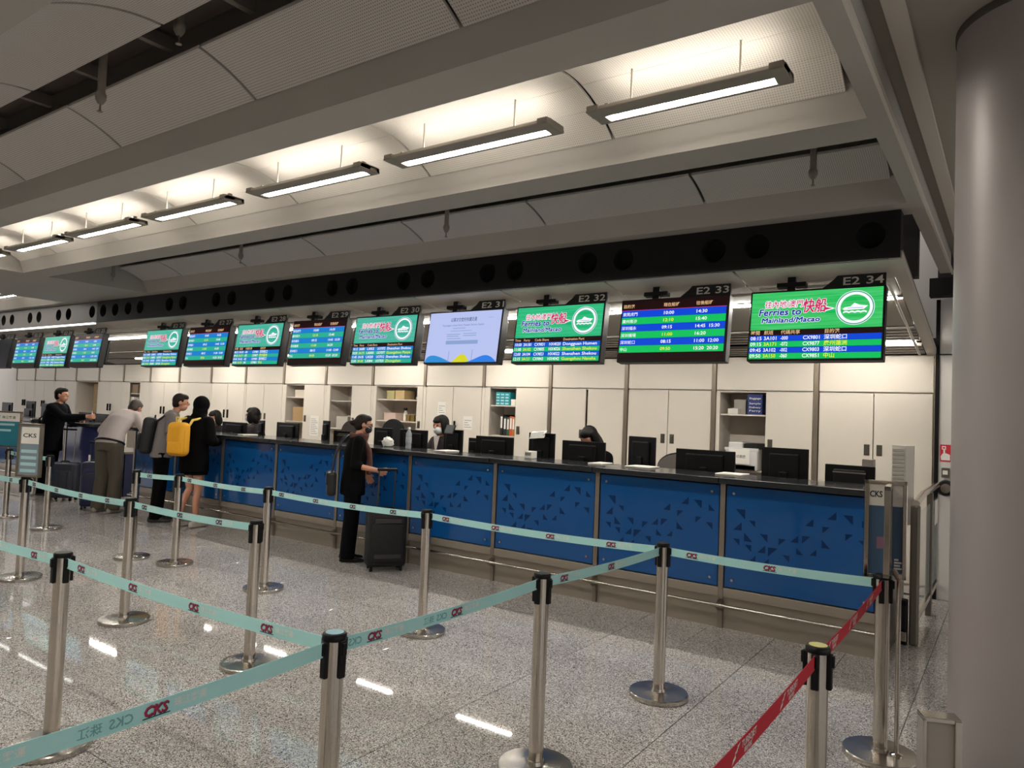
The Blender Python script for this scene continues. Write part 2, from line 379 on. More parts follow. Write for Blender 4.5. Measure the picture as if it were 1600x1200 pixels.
def cabinet(k):
    x1, x0 = BX[k]-.03, BX[k+1]+.03; xm = (x0+x1)/2
    c = thing('storage_cabinet', CAB_DESC[k], 'cabinet', (xm, WY+.25, 0), group='cream cabinets along the back wall')
    MB().box(x0, x1, WY, WY+.02, 2.045, 2.43, .003).build('upper_panel', M_CREAM, c)
    b = MB(); b.box(x0, x0+.02, WY+.02, WY+.5, 0, 2.04).box(x1-.02, x1, WY+.02, WY+.5, 0, 2.04).box(x0, x1, WY+.48, WY+.5, 0, 2.04).box(x0, x1, WY+.03, WY+.5, 2.02, 2.04).box(x0, x1, WY+.02, WY+.5, 0, .1)
    b.build('carcass', M_CREAM_IN, c)
    def door(a, e, side, slim=False, y=WY):
        d = MB().box(a+.004, e-.004, y, y+.02, .1, 2.03, .003).build('door', M_CREAM, c)
        if side:
            hx = e-.06 if side > 0 else a+.06
            h = MB()
            if slim: h.box(hx-.008, hx+.008, y-.035, y, 1.36, 1.52, .004)
            else:
                h.box(hx-.027, hx+.027, y-.006, y, 1.375, 1.49, .002).box(hx-.016, hx+.016, y-.012, y-.004, 1.39, 1.475, .002)
            h.build('handle', M_HANDLE if not slim else M_BLACK, d)
    def shelf(z, a, e): MB().box(a, e, WY+.03, WY+.48, z-.018, z, .002).build('shelf', M_CREAM_IN, c)
    def side(a, e): MB().box(a, e, WY-.002, WY+.02, .1, 2.03, .002).build('side_filler', M_CREAM, c)
    if k in (0, 2): door(x0, xm, 1); door(xm, x1, -1)
    elif k == 3: door(x0, xm-.012, 1); door(xm+.012, x1, -1)
    elif k == 1: side(x0, x0+.045); door(xm+.03, x1, -1); shelf(1.765, x0+.045, xm+.03); shelf(1.12, x0+.045, xm+.03)
    elif k == 4: side(x0, x0+.09); door(xm-.06+.06, x1, -1); shelf(1.78, x0+.09, xm); shelf(1.345, x0+.09, xm)
    elif k == 5: door(x0, xm, 0); door(xm, x1, -1, True)
    elif k == 6: side(x0, x0+.06); door(x1-.13, x1, -1); shelf(1.82, x0+.06, x1-.13); shelf(1.475, x0+.06, x1-.13)
    elif k == 7: side(x0, x0+.09); door(xm+.08, x1, -1); shelf(1.77, x0+.09, xm+.08); shelf(1.30, x0+.09, xm+.08)
    elif k == 8: side(x0, x0+.05); door(xm, x1, -1); shelf(1.81, x0+.05, xm); shelf(1.375, x0+.05, xm)
    elif k == 11: door(x0, x1, 0)
    elif k == 13: side(x0, x0+.25); door(xm+.15, x1, 0); shelf(1.78, x0+.25, xm+.15); shelf(1.55, x0+.25, xm+.15)
    elif k == 15:
        MB().box(x0+.05, x1-.03, WY+.40, WY+.47, .1, 2.02).build('niche_lining', mat('pale_wood', '#b9a27c', .5, noise=(4, .15)), c)
        for q in range(9): MB().box(x1-.42, x1-.06, WY+.1, WY+.39, .9+.12*q, 1.012+.12*q, .006).build('stacked_tray', mat('tan_card', '#a98c62', .7), c)
    else: door(x0, xm, 1, k > 9); door(xm, x1, -1, k > 9)
    return c
CABS = [cabinet(k) for k in range(19)]
for k in range(20):
    MB().box(BX[k]-.024, BX[k]+.024, WY-.015, WY+.05, 0 if k in (1, 3, 2, 4, 0) else 2.03, 2.44, .003).build('wall_post', M_POST, wall)
    if k not in (0, 1, 2, 3, 4): MB().box(BX[k]-.026, BX[k]+.026, WY, WY+.05, 0, 2.03, .002).build('wall_post', M_CREAM, wall)

# ================================================================= CANOPY over the counters
def cz(y): return 2.86+(2.43-2.86)*(y-5.62)/(8.42-5.62)
CAN0 = -17.0
can = thing('counter_canopy', 'sloping white canopy with slats and light tubes above the counters', 'canopy', (-8, 7, cz(7)))
cj = [-.68, -1.85]+[-1.85-1.14*i for i in range(1, 14)]
M_CAN = mat('canopy_white', '#b9b3a9', .6)
for a, b in zip(cj[1:], cj[:-1]):
    g = .012
    MB().prism([(5.64, cz(5.64)), (6.02, cz(6.02)), (6.02, cz(6.02)+.025), (5.64, cz(5.64)+.025)], a+g, b-g).build('canopy_panel', M_CAN, can)
def slat(y, w=.075):
    z = cz(y); MB().prism([(y, z), (y+w, z-.005), (y+w, z+.02), (y, z+.03)], CAN0, -.76).build('slat', M_SLAT, can)
for y in [7.40, 7.50, 7.60, 7.70, 7.80, 8.04, 8.13, 8.22, 8.31]: slat(y)
M_TAUPE = mat('canopy_taupe', '#8a837a', .6)
for a, b in zip(cj[1:], cj[:-1]):
    for y0, y1 in ((6.04, 6.47), (6.59, 7.36)):
        MB().prism([(y0, cz(y0)+.012), (y1, cz(y1)+.012), (y1, cz(y1)+.03), (y0, cz(y0)+.03)], a+.003, min(b, -.76)-.003).build('canopy_panel', M_TAUPE, can)
MB().prism([(6.0, cz(6)+.16), (8.42, cz(8.42)+.16), (8.42, cz(8.42)+.2), (6.0, cz(6)+.2)], CAN0, -.7).build('canopy_backing', mat('canopy_back', '#6d675f', .8), can)
TUBES = [(6.53, a+.03, min(b-.03, -.8)) for a, b in zip(cj[1:], cj[:-1])]+[(7.94, a, b) for a, b in ((-1.75, -.8), (-6.25, -5.35), (-8.35, -7.5), (-10.85, -9.95), (-13.0, -12.1), (-15.3, -14.4))]
for yy, a, b in TUBES:
    for dy in (-.017, .017): MB().cyl((a, yy+dy, cz(yy)+.006), (b, yy+dy, cz(yy)+.006), .011, n=8).build('light_tube', M_CANT if yy < 7 else M_CANT2, can, smooth=60)
for yy, rr in ((5.64, .03),):
    MB().prism([(5.62, cz(5.62)-.01), (8.44, cz(8.44)-.01), (8.44, cz(8.44)+.05), (5.62, cz(5.62)+.05)], -.745, -.66).build('end_frame', M_CAN, can)
MB().tube([(-1.75, 6.02, cz(6.02)-.03), (-.84, 6.02, cz(6.02)-.03), (-.80, 6.07, cz(6.07)-.03), (-.80, 8.3, cz(8.3)-.03)], .012).build('edge_tube', M_TRIM, can, smooth=60)
MB().tube([(-17, 6.06, cz(6.06)-.05), (-.9, 6.06, cz(6.06)-.05)], .01).build('hanging_rail', M_TRIM, can, smooth=60)

# ---- black bulkhead with round vents
HOLES = [-.86, -1.66, -2.0, -2.8, -3.15, -3.94, -4.27, -5.05, -5.39, -6.19, -6.52, -7.33, -7.68, -8.48, -8.83, -9.63, -9.98, -10.78, -11.13, -11.52, -11.90, -12.26, -13.08, -13.44, -14.2, -14.56, -15.33, -15.7, -16.45]
BZ0, BZ1, BYF = 2.86, 3.195, 5.6
bulk = thing('bulkhead_beam', 'long black bulkhead with paired round vents above the screens', 'bulkhead', (-8, 5.68, BZ0))
def plate(x0, x1, holes, m):
    mb = MB(); hs = sorted(holes); ed = [x0]+[(a+b)/2 for a, b in zip(hs, hs[1:])]+[x1]; hz = 3.035; rr = .098
    for h, a, b in zip(hs, ed[:-1], ed[1:]):
        ang = sorted(set([2*math.pi*i/28 for i in range(28)]+[math.atan2(z-hz, x-h) % (2*math.pi) for x in (a, b) for z in (BZ0, BZ1)]))
        inn = []; out = []
        for t in ang:
            c, s_ = math.cos(t), math.sin(t); k = 1e9
            if c > 1e-9: k = min(k, (b-h)/c)
            if c < -1e-9: k = min(k, (a-h)/c)
            if s_ > 1e-9: k = min(k, (BZ1-hz)/s_)
            if s_ < -1e-9: k = min(k, (BZ0-hz)/s_)
            inn.append((h+rr*c, BYF, hz+rr*s_)); out.append((h+k*c, BYF, hz+k*s_))
        n = len(ang); mb.add(inn+out, [(i, (i+1) % n, n+(i+1) % n, n+i) for i in range(n)])
    mb.box(x0, x1, BYF+.001, BYF+.14, BZ0, BZ0+.02).box(x0, x0+.02, BYF+.001, BYF+.14, BZ0, BZ1).box(x1-.02, x1, BYF+.001, BYF+.14, BZ0, BZ1)
    mb.build('face_plate', m, bulk)
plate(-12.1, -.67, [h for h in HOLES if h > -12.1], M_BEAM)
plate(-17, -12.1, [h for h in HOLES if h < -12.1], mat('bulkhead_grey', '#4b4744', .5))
for h in HOLES:
    v = MB(); n = 20; P = [(.098, 0), (.098, .1), (.07, .11), (.0, .11)]
    for j, (r_, d) in enumerate(P):
        v.v += [(h+r_*math.cos(2*math.pi*i/n), BYF+d, 3.035+r_*math.sin(2*math.pi*i/n)) for i in range(n)]
    v.f = [(j*n+i, j*n+(i+1) % n, (j+1)*n+(i+1) % n, (j+1)*n+i) for j in range(3) for i in range(n)]
    v.build('round_vent', M_HOLE, bulk, smooth=50)
ls = thing('strip_light', 'thin bright strip light under the grey far end of bulkhead', 'light', (-14.6, 5.62, 2.84))
MB().box(-17, -12.2, 5.60, 5.64, 2.838, 2.858).build('light_strip', M_STRIP, ls)
MB().box(-17, -12.2, 5.64, 5.66, 2.835, 2.86).build('rail', M_STEEL_D, ls)

# ================================================================= PENDANT LAMPS
def lamp(xc, L, yc, label):
    t = thing('pendant_lamp', label, 'lamp', (xc, yc, 3.27), group='pendant fluorescent lamps')
    x0, x1 = xc-L/2, xc+L/2; y0, y1 = yc-.11, yc+.075
    h = MB()
    h.prism([(y0, 3.285), (y0+.03, 3.315), (y1-.01, 3.315), (y1, 3.285), (y1, 3.278), (y1-.022, 3.278), (y1-.03, 3.30), (y1-.085, 3.30), (y1-.095, 3.276), (y0, 3.278)], x0, x1)
    h.box(x0, x0+.07, y0, y1, 3.276, 3.314, .006).box(x1-.07, x1, y0, y1, 3.276, 3.314, .006)
    h.build('housing', M_LAMPBODY, t)
    MB().box(x0+.075, x1-.075, y1-.072, y1-.035, 3.281, 3.296, .004).build('lamp_tube', M_TUBE, t)
    MB().cyl((x0+.08, yc-.01, 3.335), (x1-.08, yc-.01, 3.335), .013, n=10).build('uplight_tube', M_UPT, t, smooth=60)
    for xx in (x0+.075, x1-.075): MB().box(xx-.012, xx+.012, yc-.025, yc+.005, 3.312, 3.35, .003).build('tube_holder', M_LAMPBODY, t)
    for s in (-1, 1):
        rx = xc+s*L*.28; q = (yc-.03-2.765)/(3.815-2.765)*2-1 if yc > 3 else 0
        MB().cyl((rx, yc-.03, 3.31), (rx, yc-.03, 3.495), .006, n=8).build('suspension_rod', M_TRIM, t, smooth=60)
        MB().cyl((rx, yc-.03, 3.315), (rx, yc-.03, 3.33), .014, n=8).build('rod_collar', M_TRIM, t, smooth=60)
ordw = ['first', 'second', 'third', 'fourth', 'fifth', 'sixth', 'seventh']
for i, (xc, L) in enumerate([(-1.385, 1.02), (-2.77, 1.26), (-4.25, 1.26), (-5.79, 1.26), (-7.27, 1.26), (-8.73, 1.26), (-9.98, .62)]):
    lamp(xc, L, 3.40, f'{ordw[i]} grey pendant lamp from the right end of the lit vault')
for i in range(7):
    lamp(-1.4-1.46*i, 1.26, .40, f'{ordw[i]} pendant lamp from the right in the vault overhead'); lamp(-1.4-1.46*i, 1.26, -2.55, f'{ordw[i]} pendant lamp from the right in the rearmost vault')  # unseen lamp rows, added to brighten the floor near the camera
for i in range(3): lamp(-13.8-1.6*i, 1.26, 4.95, f'{ordw[i]} pendant lamp in the far left lit vault')

# ---- sprinkler droppers in the slots
def sprinkler(x, y, zt, zb, label):
    t = thing('sprinkler_dropper', label, 'sprinkler', (x, y, zb), group='sprinkler droppers under the ceiling slots')
    mp = mat('dropper_paint', '#857c72', .5)
    MB().cyl((x, y, zb+.09), (x, y, zt), .021, n=14).build('pipe', mp, t, smooth=50)
    MB().lathe([(.021, .12), (.03, .10), (.028, .075), (.014, .05)][::-1], (x, y, zb), 14).build('collar', mp, t, smooth=50)
    MB().lathe([(.004, 0), (.016, .004), (.016, .008), (.006, .012), (.005, .05), (.011, .055)], (x, y, zb), 12).build('sprinkler_head', M_STEEL_D, t, smooth=50)
sprinkler(-1.10, 4.90, 3.67, 3.22, 'grey sprinkler dropper at the right end above E2 34')
sprinkler(-4.22, 4.90, 3.67, 3.22, 'grey sprinkler dropper under the vault above E2 31')
sprinkler(-7.29, 4.90, 3.67, 3.25, 'grey sprinkler dropper under the vault left of centre')
sprinkler(-10.2, 4.90, 3.5, 3.26, 'small sprinkler dropper at the far end of the vault')
sprinkler(-4.22, 1.90, 3.67, 3.25, 'large grey sprinkler dropper hanging nearest at upper left')
sprinkler(-3.50, 1.93, 3.67, 3.46, 'short sprinkler head tucked in the dark slot at top left')

# ================================================================= COUNTERS
PY = 5.85; DX = [-.80-1.15*k for k in range(8)]
CT = 1.22
TRI = []
rs = random.Random(3)
tries = 0
while len(TRI) < 27 and tries < 4000:
    tries += 1; u = rs.uniform(.03, .97); zc = .80+.17*math.sin(u*6.6+2.4)+rs.uniform(-.15, .15)
    if not .44 < zc < 1.0 or any(abs(u-a[0])*1.05 < .085 and abs(zc-a[1]) < .085 for a in TRI): continue
    TRI.append((u, zc, rs.uniform(.024, .038), rs.choice((0, 1, 2, 3))))
TRM = []
for q in range(4):
    c = [(-1, -1), (1, -1), (1, 1), (-1, 1)]; del c[q]; TRM.append(MB().prism(c, -.0015, 0, 'y').mesh('printed_triangle', M_NAVY))
BOLT = MB().cyl((0, 0, 0), (0, -.012, 0), .011, n=12).mesh('bolt', M_STEEL, 50)
def triangles(x0, x1, y, par, off):
    for u, z, s, q in TRI:
        o = link('printed_triangle', TRM[q], par, Vector((x0+u*(x1-x0), y, z))-off); o.scale = (s, 1, s)
def bolts(x0, x1, y, z0, z1, par, off):
    for x in (x0+.06, x1-.06):
        for z in (z0+.06, z1-.06): link('bolt', BOLT, par, Vector((x, y, z))-off)
CDESC = ['blue glass-fronted counter below screen E2 34, at the right end', 'second blue glass-fronted counter from the right, below E2 33', 'third blue glass-fronted counter from the right, below E2 32',
         'fourth blue glass-fronted counter from the right, below the lavender screen', 'blue glass-fronted counter below E2 30, behind the woman in black', 'blue glass-fronted counter just left of the woman in black',
         'blue glass-fronted counter just right of the hooded traveller', 'blue glass-fronted counter below E2 27, behind the yellow backpack', 'blue glass-fronted counter below E2 26, behind the man in grey tee']
def counter(x0, x1, label, mblue, tri=True):
    t = thing('check_in_counter', label, 'counter', ((x0+x1)/2, PY+.2, 0), group='blue glass-fronted counters')
    MB().box(x0, x1, PY+.036, PY+.42, 0, CT-.05).build('body', mat('counter_carcass', '#1a2140', .5), t)
    g = MB().box(x0+.03, x1-.03, PY, PY+.014, .335, 1.15, .002).build('front_panel', mblue, t)
    if tri: triangles(x0+.05, x1-.05, PY, g, t.location)
    bolts(x0+.03, x1-.03, PY, .335, 1.15, g, t.location)
    MB().box(x0, x1, PY-.005, PY+.03, .25, .325, .003).build('bottom_frame', M_KICK, t)
    MB().box(x0, x1, PY+.02, PY+.035, 0, .25).build('kick_plate', M_KICK, t)
    MB().box(x0-.02, x0+.022, PY-.012, PY+.02, .24, 1.168, .003).build('divider_post', M_STEEL_D, t)
    return t
for k in range(9): counter(-.80-1.15*(k+1), -.80-1.15*k, CDESC[k], M_BLUE)
LDESC = ['violet-blue counter front beside the man in dark coat', 'violet-blue counter front behind the man in dark coat', 'blue counter front behind the framed notice stand', 'blue counter front at the far left edge', 'farthest blue counter front at left']
for k in range(5): counter(-12.3-1.15*(k+1), -12.3-1.15*k, LDESC[k], M_BLUE2 if k < 2 else M_BLUE, k > 1)
def top(x0, x1, label):
    t = thing('worktop', label, 'worktop', ((x0+x1)/2, PY+.1, CT-.05), group='black counter tops')
    n = round((x1-x0)/1.15)
    for i in range(n):
        a = x0+(x1-x0)*i/n; b = x0+(x1-x0)*(i+1)/n
        MB().box(a+.003, b-.003, PY-.12, PY+.45, CT-.05, CT-.001*(i % 2), .006).build('top_slab', M_TOP, t)
top(-11.15, -.80, 'long black stone top of the near counters'); top(-18.05, -12.3, 'black stone top of the far left counters')
def rail(x0, x1, xs, label):
    t = thing('foot_rail', label, 'rail', ((x0+x1)/2, PY-.06, 0), group='steel foot rails')
    MB().tube([(x0, PY-.065, .195), (x1, PY-.065, .195)], .014, 10).build('bar', M_STEEL, t, smooth=60)
    for x in xs: MB().prism([(PY+.03, .0), (PY+.03, .23), (PY-.075, .195), (PY-.065, .175), (PY-.01, .14), (PY, 0)], x-.02, x+.02).build('bracket', M_STEEL_D, t)
rail(-11.15, -.80, [-.80-1.15*k for k in range(1, 10)], 'steel foot rail along the near blue counters')
rail(-18.05, -12.3, [-12.3-1.15*k for k in range(0, 6)], 'steel foot rail along the far left counters')
def desk(x0, x1, label):
    t = thing('staff_desk', label, 'desk', ((x0+x1)/2, 6.65, 0), group='grey staff desks')
    MB().box(x0, x1, PY+.43, 6.95, .72, .755, .004).build('desk_top', M_DESK, t)
    for i in range(int((x1-x0)/1.15)+1): MB().box(min(x1-.04, x0+1.15*i), min(x1, x0+1.15*i+.04), PY+.45, 6.9, 0, .72).build('desk_leg', mat('counter_carcass', '#1a2140', .5), t)
desk(-11.15, -.80, 'grey staff desk behind the near counters'); desk(-18.05, -12.3, 'grey staff desk behind the far left counters')
# counter end panel
ep = thing('counter_end_panel', 'grey metal panel closing the right end of the counter', 'panel', (-.78, 6.3, 0))
MB().box(-.795, -.76, PY+.02, 6.95, 0, 1.17, .004).build('panel', M_STEEL_D, ep)
MB().box(-.80, -.755, PY-.01, PY+.03, .02, 1.17, .004).build('edge_post', M_STEEL_D, ep)

# ================================================================= SCREENS
M_S_BLK = emat('display_black', (.003, .003, .004), 1); M_S_WHT = emat('display_white', (.92, .95, 1), 1.0); M_S_YEL = emat('display_yellow', (.75, .85, .05), 1)
M_S_ORG = emat('display_orange', (.9, .55, .28), .9); M_S_MAG = emat('display_magenta', (.62, .02, .12), .95); M_S_INK = emat('display_blue_ink', (.01, .05, .33), 1)
M_S_HDR = emat('display_header', (.012, .003, .003), 1)
TINT = {}
def tint(key, a, b, blue, green):
    TINT[key] = (banner_mat('display_banner_'+key, a, b, .85), emat('display_row_blue_'+key, lin(blue), .95), emat('display_row_green_'+key, lin(green), .9))
tint('near', '#08c257', '#5fdc82', '#0a46d8', '#10c660'); tint('mid', '#0bb873', '#4fd39a', '#0c58d0', '#15bd78'); tint('far', '#2fb59a', '#6cc9b4', '#1a7ed2', '#2bb496')  # washed teal of an oblique view is put into the mid and far colours
SW, SH = .97, .565
ROWS_A = {34: (['時間', '航班', '代碼共享', '', '目的港'], [('08:15', '3A101', '-000', 'CX9801', '深圳蛇口'), ('09:15', '3A171', '-072', 'CX9877', '廣州蓮洲'), ('09:45', '3A102', '-002', 'CX9803', '深圳蛇口'), ('09:50', '3A150', '-060', 'CX9851', '中山')]),
          32: (['Time', 'Ferry', 'Code Share', '', 'Destination Port'], [('10:00', '3A181', 'CX9831', 'HX4020', 'Dongguan Humen'), ('11:00', '3A102', 'CX9805', 'HX4026', 'Shenzhen Shekou'), ('12:00', '3A104', 'CX9823', 'HX4022', 'Shenzhen Shekou'), ('12:15', '3A121', 'CX9843', 'HX4042', 'Guangzhou Nansha')]),
          30: (['Time', 'Ferry', 'Code Share', '', 'Destination Port'], [('10:15', '3A081', 'U002', 'UO7072', 'Shenzhen Shekou'), ('10:30', '3A171', 'U000', 'UO7077', 'Guangzhou Panyu'), ('11:45', '3A105', 'U020', 'UO7012', 'Shenzhen Shekou'), ('12:00', '3A168', 'U084', 'UO7020', 'Zhongshan')])}
ROWS_A[28] = ROWS_A[34]; ROWS_A[26] = ROWS_A[30]; ROWS_A[24] = ROWS_A[32]
ROWS_B = [('東莞虎門', '10:00', '14:30'), ('廣州南沙', '12:10', '15:40'), ('深圳福永', '09:15', '14:45  15:30'), ('深圳機場', '11:00', '16:20'), ('深圳蛇口', '08:15', '11:00  12:00'), ('中山', '09:50', '15:20  20:20')]
YF = -.047
def flat(mb, poly, lay): mb.add([(p[0], YF-.0006*lay, p[1]) for p in poly], [tuple(range(len(poly)))]); return mb
def rect(x0, x1, z0, z1): return [(x0, z0), (x1, z0), (x1, z1), (x0, z1)]
def ring(mb, cx, cz_, r0, r1, lay, n=36):
    vs = []; 
    for r_ in (r0, r1): vs += [(cx+r_*math.cos(2*math.pi*i/n), YF-.0006*lay, cz_+r_*math.sin(2*math.pi*i/n)) for i in range(n)]
    mb.add(vs, [(i, (i+1) % n, n+(i+1) % n, n+i) for i in range(n)]); return mb
def lay_text(mb, s, x, z, size, lay, w=None, bold=.0, shear=0): put(mb, text(s, size, bold, shear), x, YF-.0006*lay, z, w)
PLACE = {34: 'first', 33: 'second', 32: 'third', 31: 'fourth', 30: 'fifth', 29: 'sixth', 28: 'seventh', 27: 'eighth', 26: 'ninth', 25: 'tenth', 24: 'eleventh', 23: 'twelfth', 22: 'thirteenth'}
def screen(num, x, kind, tk):
    desc = {'A': 'display with green ferry banner over a sailing table', 'B': 'display listing blue and green sailing times', 'C': 'pale lavender notice display with blue waves', 'off': 'display seen dark at the left edge'}[kind]
    t = thing('information_screen', f'{PLACE[num]} screen from the right, {desc}, E2 {num}', 'screen', (x, 5.80, 2.425), group='hanging counter screens', rx=R(-8))
    L = dict(local=True)
    cs = MB().box(-SW/2, SW/2, -.046, .05, -SH/2, SH/2, .006); cs.build('casing', M_PLASTIC, t, **L)
    MB().box(-.455, .455, .05, .125, -.21, .20, .03).build('rear_housing', M_PLASTIC, t, **L)
    a = MB().box(-.22, -.16, .0, .05, SH/2-.01, SH/2+.13).box(-.30, -.08, -.01, .06, SH/2+.04, SH/2+.075, .004); a.tube([(-.19, .03, SH/2+.1), (-.19, .08, SH/2+.2)], .018, 8); a.build('hanger_bracket', M_BLACK, t, **L)
    p = MB().prism([(.04, SH/2-.004), (SW/2-.005, SH/2-.004), (SW/2-.005, SH/2+.095), (.15, SH/2+.095), (.12, SH/2+.06)], -.03, -.005, 'y').build('number_plate', M_PLASTIC, t, **L)
    nb = MB(); put(nb, text(f'E2 {num}', .085, .012), .185, -.0315, SH/2+.018, .275); nb.build('number_lettering', mat('number_white', '#b9b4ac', .5), p, **L)
    w, h = SW-.03, SH-.03; x0, x1, z0, z1 = -w/2, w/2, -h/2, h/2
    if kind == 'off':
        flat(MB(), rect(x0, x1, z0, z1), 1).build('display', M_S_BLK, t, **L); return t
    ban, rb, rg = TINT[tk]
    if kind == 'A':
        zb = z1-.565*h; zr = zb-.085*h
        d = flat(MB(), rect(x0, x1, zb, z1), 1).build('display', ban, t, **L)
        flat(MB(), rect(x0, x1, zr, zb), 1).build('table_header', M_S_HDR, t, **L)
        rh = (zr-z0)/4; hd, rows = ROWS_A[num]; cols = [x0+.006, x0+.108, x0+.235, x0+.40, x0+.55]
        wt = MB(); ye = MB(); og = MB()
        if num in (28, 34): widths = (.085, .095, .055, .12, None)
        else: widths = (.075, .09, .115, .125, None)
        for i in range(4):
            zz = zr-rh*(i+1); flat(MB(), rect(x0, x1, zz+.001, zz+rh-.0006), 1).build('table_row', rb if i % 2 == 0 else rg, t, **L)
            for j, s in enumerate(rows[i]):
                dst = ye if (i % 2 and j in (1, 4)) else wt
                lay_text(dst, s, cols[j], zz+rh*.24, .041, 2, None if j == 4 and num in (28, 34) else (widths[j] if j < 4 else min(.36, .024*len(s)+.02)), .012)
        for j, s in enumerate(hd):
            if s: lay_text(og, s, cols[j], zr+.011, .036 if num in (28, 34) else .033, 2, None, .010)
        wo = MB(); mg = MB(); ik = MB(); zc = (zb+z1)/2
        def outlined(dst, s, x, z, size, w, bold=.0, sh=.12, out=.0055):
            for q in range(8): lay_text(wo, s, x+out*math.cos(q*math.pi/4), z+out*math.sin(q*math.pi/4), size, 2, w, 0, sh)
            for dx, dz in (((0, 0),) if not bold else ((-bold, -bold), (bold, -bold), (bold, bold), (-bold, bold))): lay_text(dst, s, x+dx, z+dz, size, 3, w, 0, sh)
        outlined(mg, '往內地/澳門', x0+.10, zc+.030, .062, .285, .0006); outlined(mg, '快船', x0+.385, zc-.012, .115, .165, .002)
        outlined(ik, 'Ferries to', x0+.055, zc-.035, .075, .315, .0022); outlined(ik, 'Mainland/Macao', x0+.08, zc-.094, .056, .43, .0018)
        flat(mg, [(x0+.55, zc-.01), (x0+.60, zc+.002), (x0+.55, zc+.014)], 3); flat(wo, [(x0+.54, zc-.022), (x0+.62, zc+.002), (x0+.54, zc+.026)], 2)
        cx = x0+.755; ring(wo, cx, zc, .100, .120, 2); ring(ik, cx, zc, .1225, .1255, 2); ring(wo, cx, zc, .128, .132, 2)
        flat(wo, [(cx-.085, zc-.008), (cx-.07, zc+.004), (cx-.03, zc+.01), (cx-.005, zc+.036), (cx+.03, zc+.02), (cx+.088, zc+.012), (cx+.06, zc-.014), (cx-.075, zc-.018)], 2)
        wv = [(cx-.08+.16*i/16, zc-.030+.007*abs(math.sin(i*math.pi/4))) for i in range(17)]
        flat(wo, wv+[(p_[0], p_[1]-.012) for p_ in reversed(wv)], 2)
        flat(ik, rect(cx-.05, cx+.055, zc-.004, zc-.001), 3)
        for mbx, mm, nm in ((wo, M_S_WHT, 'banner_outline'), (mg, M_S_MAG, 'banner_lettering'), (ik, M_S_INK, 'banner_lettering')): mbx.build(nm, mm, d, **L)
        for mbx, mm in ((wt, M_S_WHT), (ye, M_S_YEL), (og, M_S_ORG)): mbx.build('table_lettering', mm, t, **L)
    elif kind == 'B':
        zt = z1-.16*h; zz0 = z0+.13*h; rh = (zt-zz0)/6
        flat(MB(), rect(x0, x1, z0, z1), 1).build('display', M_S_HDR, t, **L)
        wt = MB(); ye = MB(); og = MB(); pk = flat(MB(), rect(x0, x1, zt-.001, zt+.003), 2); pk.build('header_rule', M_S_MAG, t, **L)
        for i in range(6):
            zz = zt-rh*(i+1); flat(MB(), rect(x0, x1-.006, zz+.0006, zz+rh-.0006), 2).build('table_row', rb if i % 2 == 0 else rg, t, **L)
            a_, b_, c_ = ROWS_B[i]; lay_text(wt, a_, x0+.006, zz+rh*.25, .036, 3, None, .005)
            lay_text(ye if i % 2 else wt, b_, x0+.385, zz+rh*.27, .04, 3, .092, .015); lay_text(wt, c_, x0+.675, zz+rh*.27, .04, 3, .092 if len(c_) < 6 else .205, .012)
        for s, xx in (('目的港', .006), ('現在船班', .385), ('往後船班', .675)): lay_text(og, s, x0+xx, zt+.025, .036, 3, None, .012)
        for mbx, mm in ((wt, M_S_WHT), (ye, M_S_YEL), (og, M_S_ORG)): mbx.build('table_lettering', mm, t, **L)
    else:
        flat(MB(), rect(x0, x1, z0, z1), 1).build('display', emat('display_lavender', lin('#b9c4f0'), .95), t, **L)
        ink = MB(); zz = z1-.10; lay_text(ink, '以單次交會的持續交通', x0+.29, zz, .047, 2, .34, .012); lay_text(ink, 'Passengers of the Ferry Transfer Service Centre', x0+.19, zz-.05, .027, 2, .54)
        ink.build('notice_lettering', emat('display_slate', lin('#58688f'), .9), t, **L)
        pl = MB()
        for a_, b_, c_, e_ in ((.33, .50, .17, .178), (.30, .58, .20, .206), (.26, .44, .235, .243), (.48, .65, .23, .238), (.26, .42, .255, .263), (.48, .65, .252, .26), (.27, .45, .28, .288)):
            flat(pl, rect(x0+a_, x0+b_, z1-e_, z1-c_), 2)
        flat(pl, rect(x0+.26, x0+.68, z1-.345, z1-.305), 2); pl.build('notice_lines', emat('display_pale_slate', lin('#8fa9d6'), .9), t, **L)
        fine = MB(); lay_text(fine, '．．', x0+.78, z1-.06, .03, 2); flat(fine, rect(x0+.78, x0+.85, z1-.075, z1-.071), 2); flat(fine, rect(x0+.315, x0+.325, z0, z0+.12), 2); flat(fine, rect(x0+.62, x0+.63, z0, z0+.13), 2); fine.build('notice_lines', emat('display_mist', lin('#9aaede'), .9), t, **L)
        def hill(a_, b_, pk_, col, nm, lay, sk=1.0):
            pts = [(x0+a_+(b_-a_)*i/16, z0+pk_*math.sin(math.pi*(i/16)**sk)) for i in range(17)]; flat(MB(), pts, lay).build('wave_shape', emat(nm, lin(col), .95), t, **L)
        hill(.0, .36, .075, '#2f8fd6', 'display_wave', 2, .55); hill(.36, .60, .085, '#d8d62a', 'display_yellow_mound', 2, 1.3); hill(.54, .94, .07, '#2d7fe6', 'display_wave_deep', 3, 1.6)
    return t
for num, x, kd, tk in [(34, -1.265, 'A', 'near'), (33, -2.405, 'B', 'near'), (32, -3.54, 'A', 'mid'), (31, -4.675, 'C', 'mid'), (30, -5.81, 'A', 'far'), (29, -6.94, 'B', 'far'), (28, -8.09, 'A', 'far'), (27, -9.24, 'B', 'far'), (26, -10.40, 'A', 'far'), (25, -12.72, 'B', 'far'), (24, -13.87, 'A', 'far'), (23, -15.05, 'B', 'far'), (22, -16.25, 'off', 'far')]:
    screen(num, x, kd, tk)

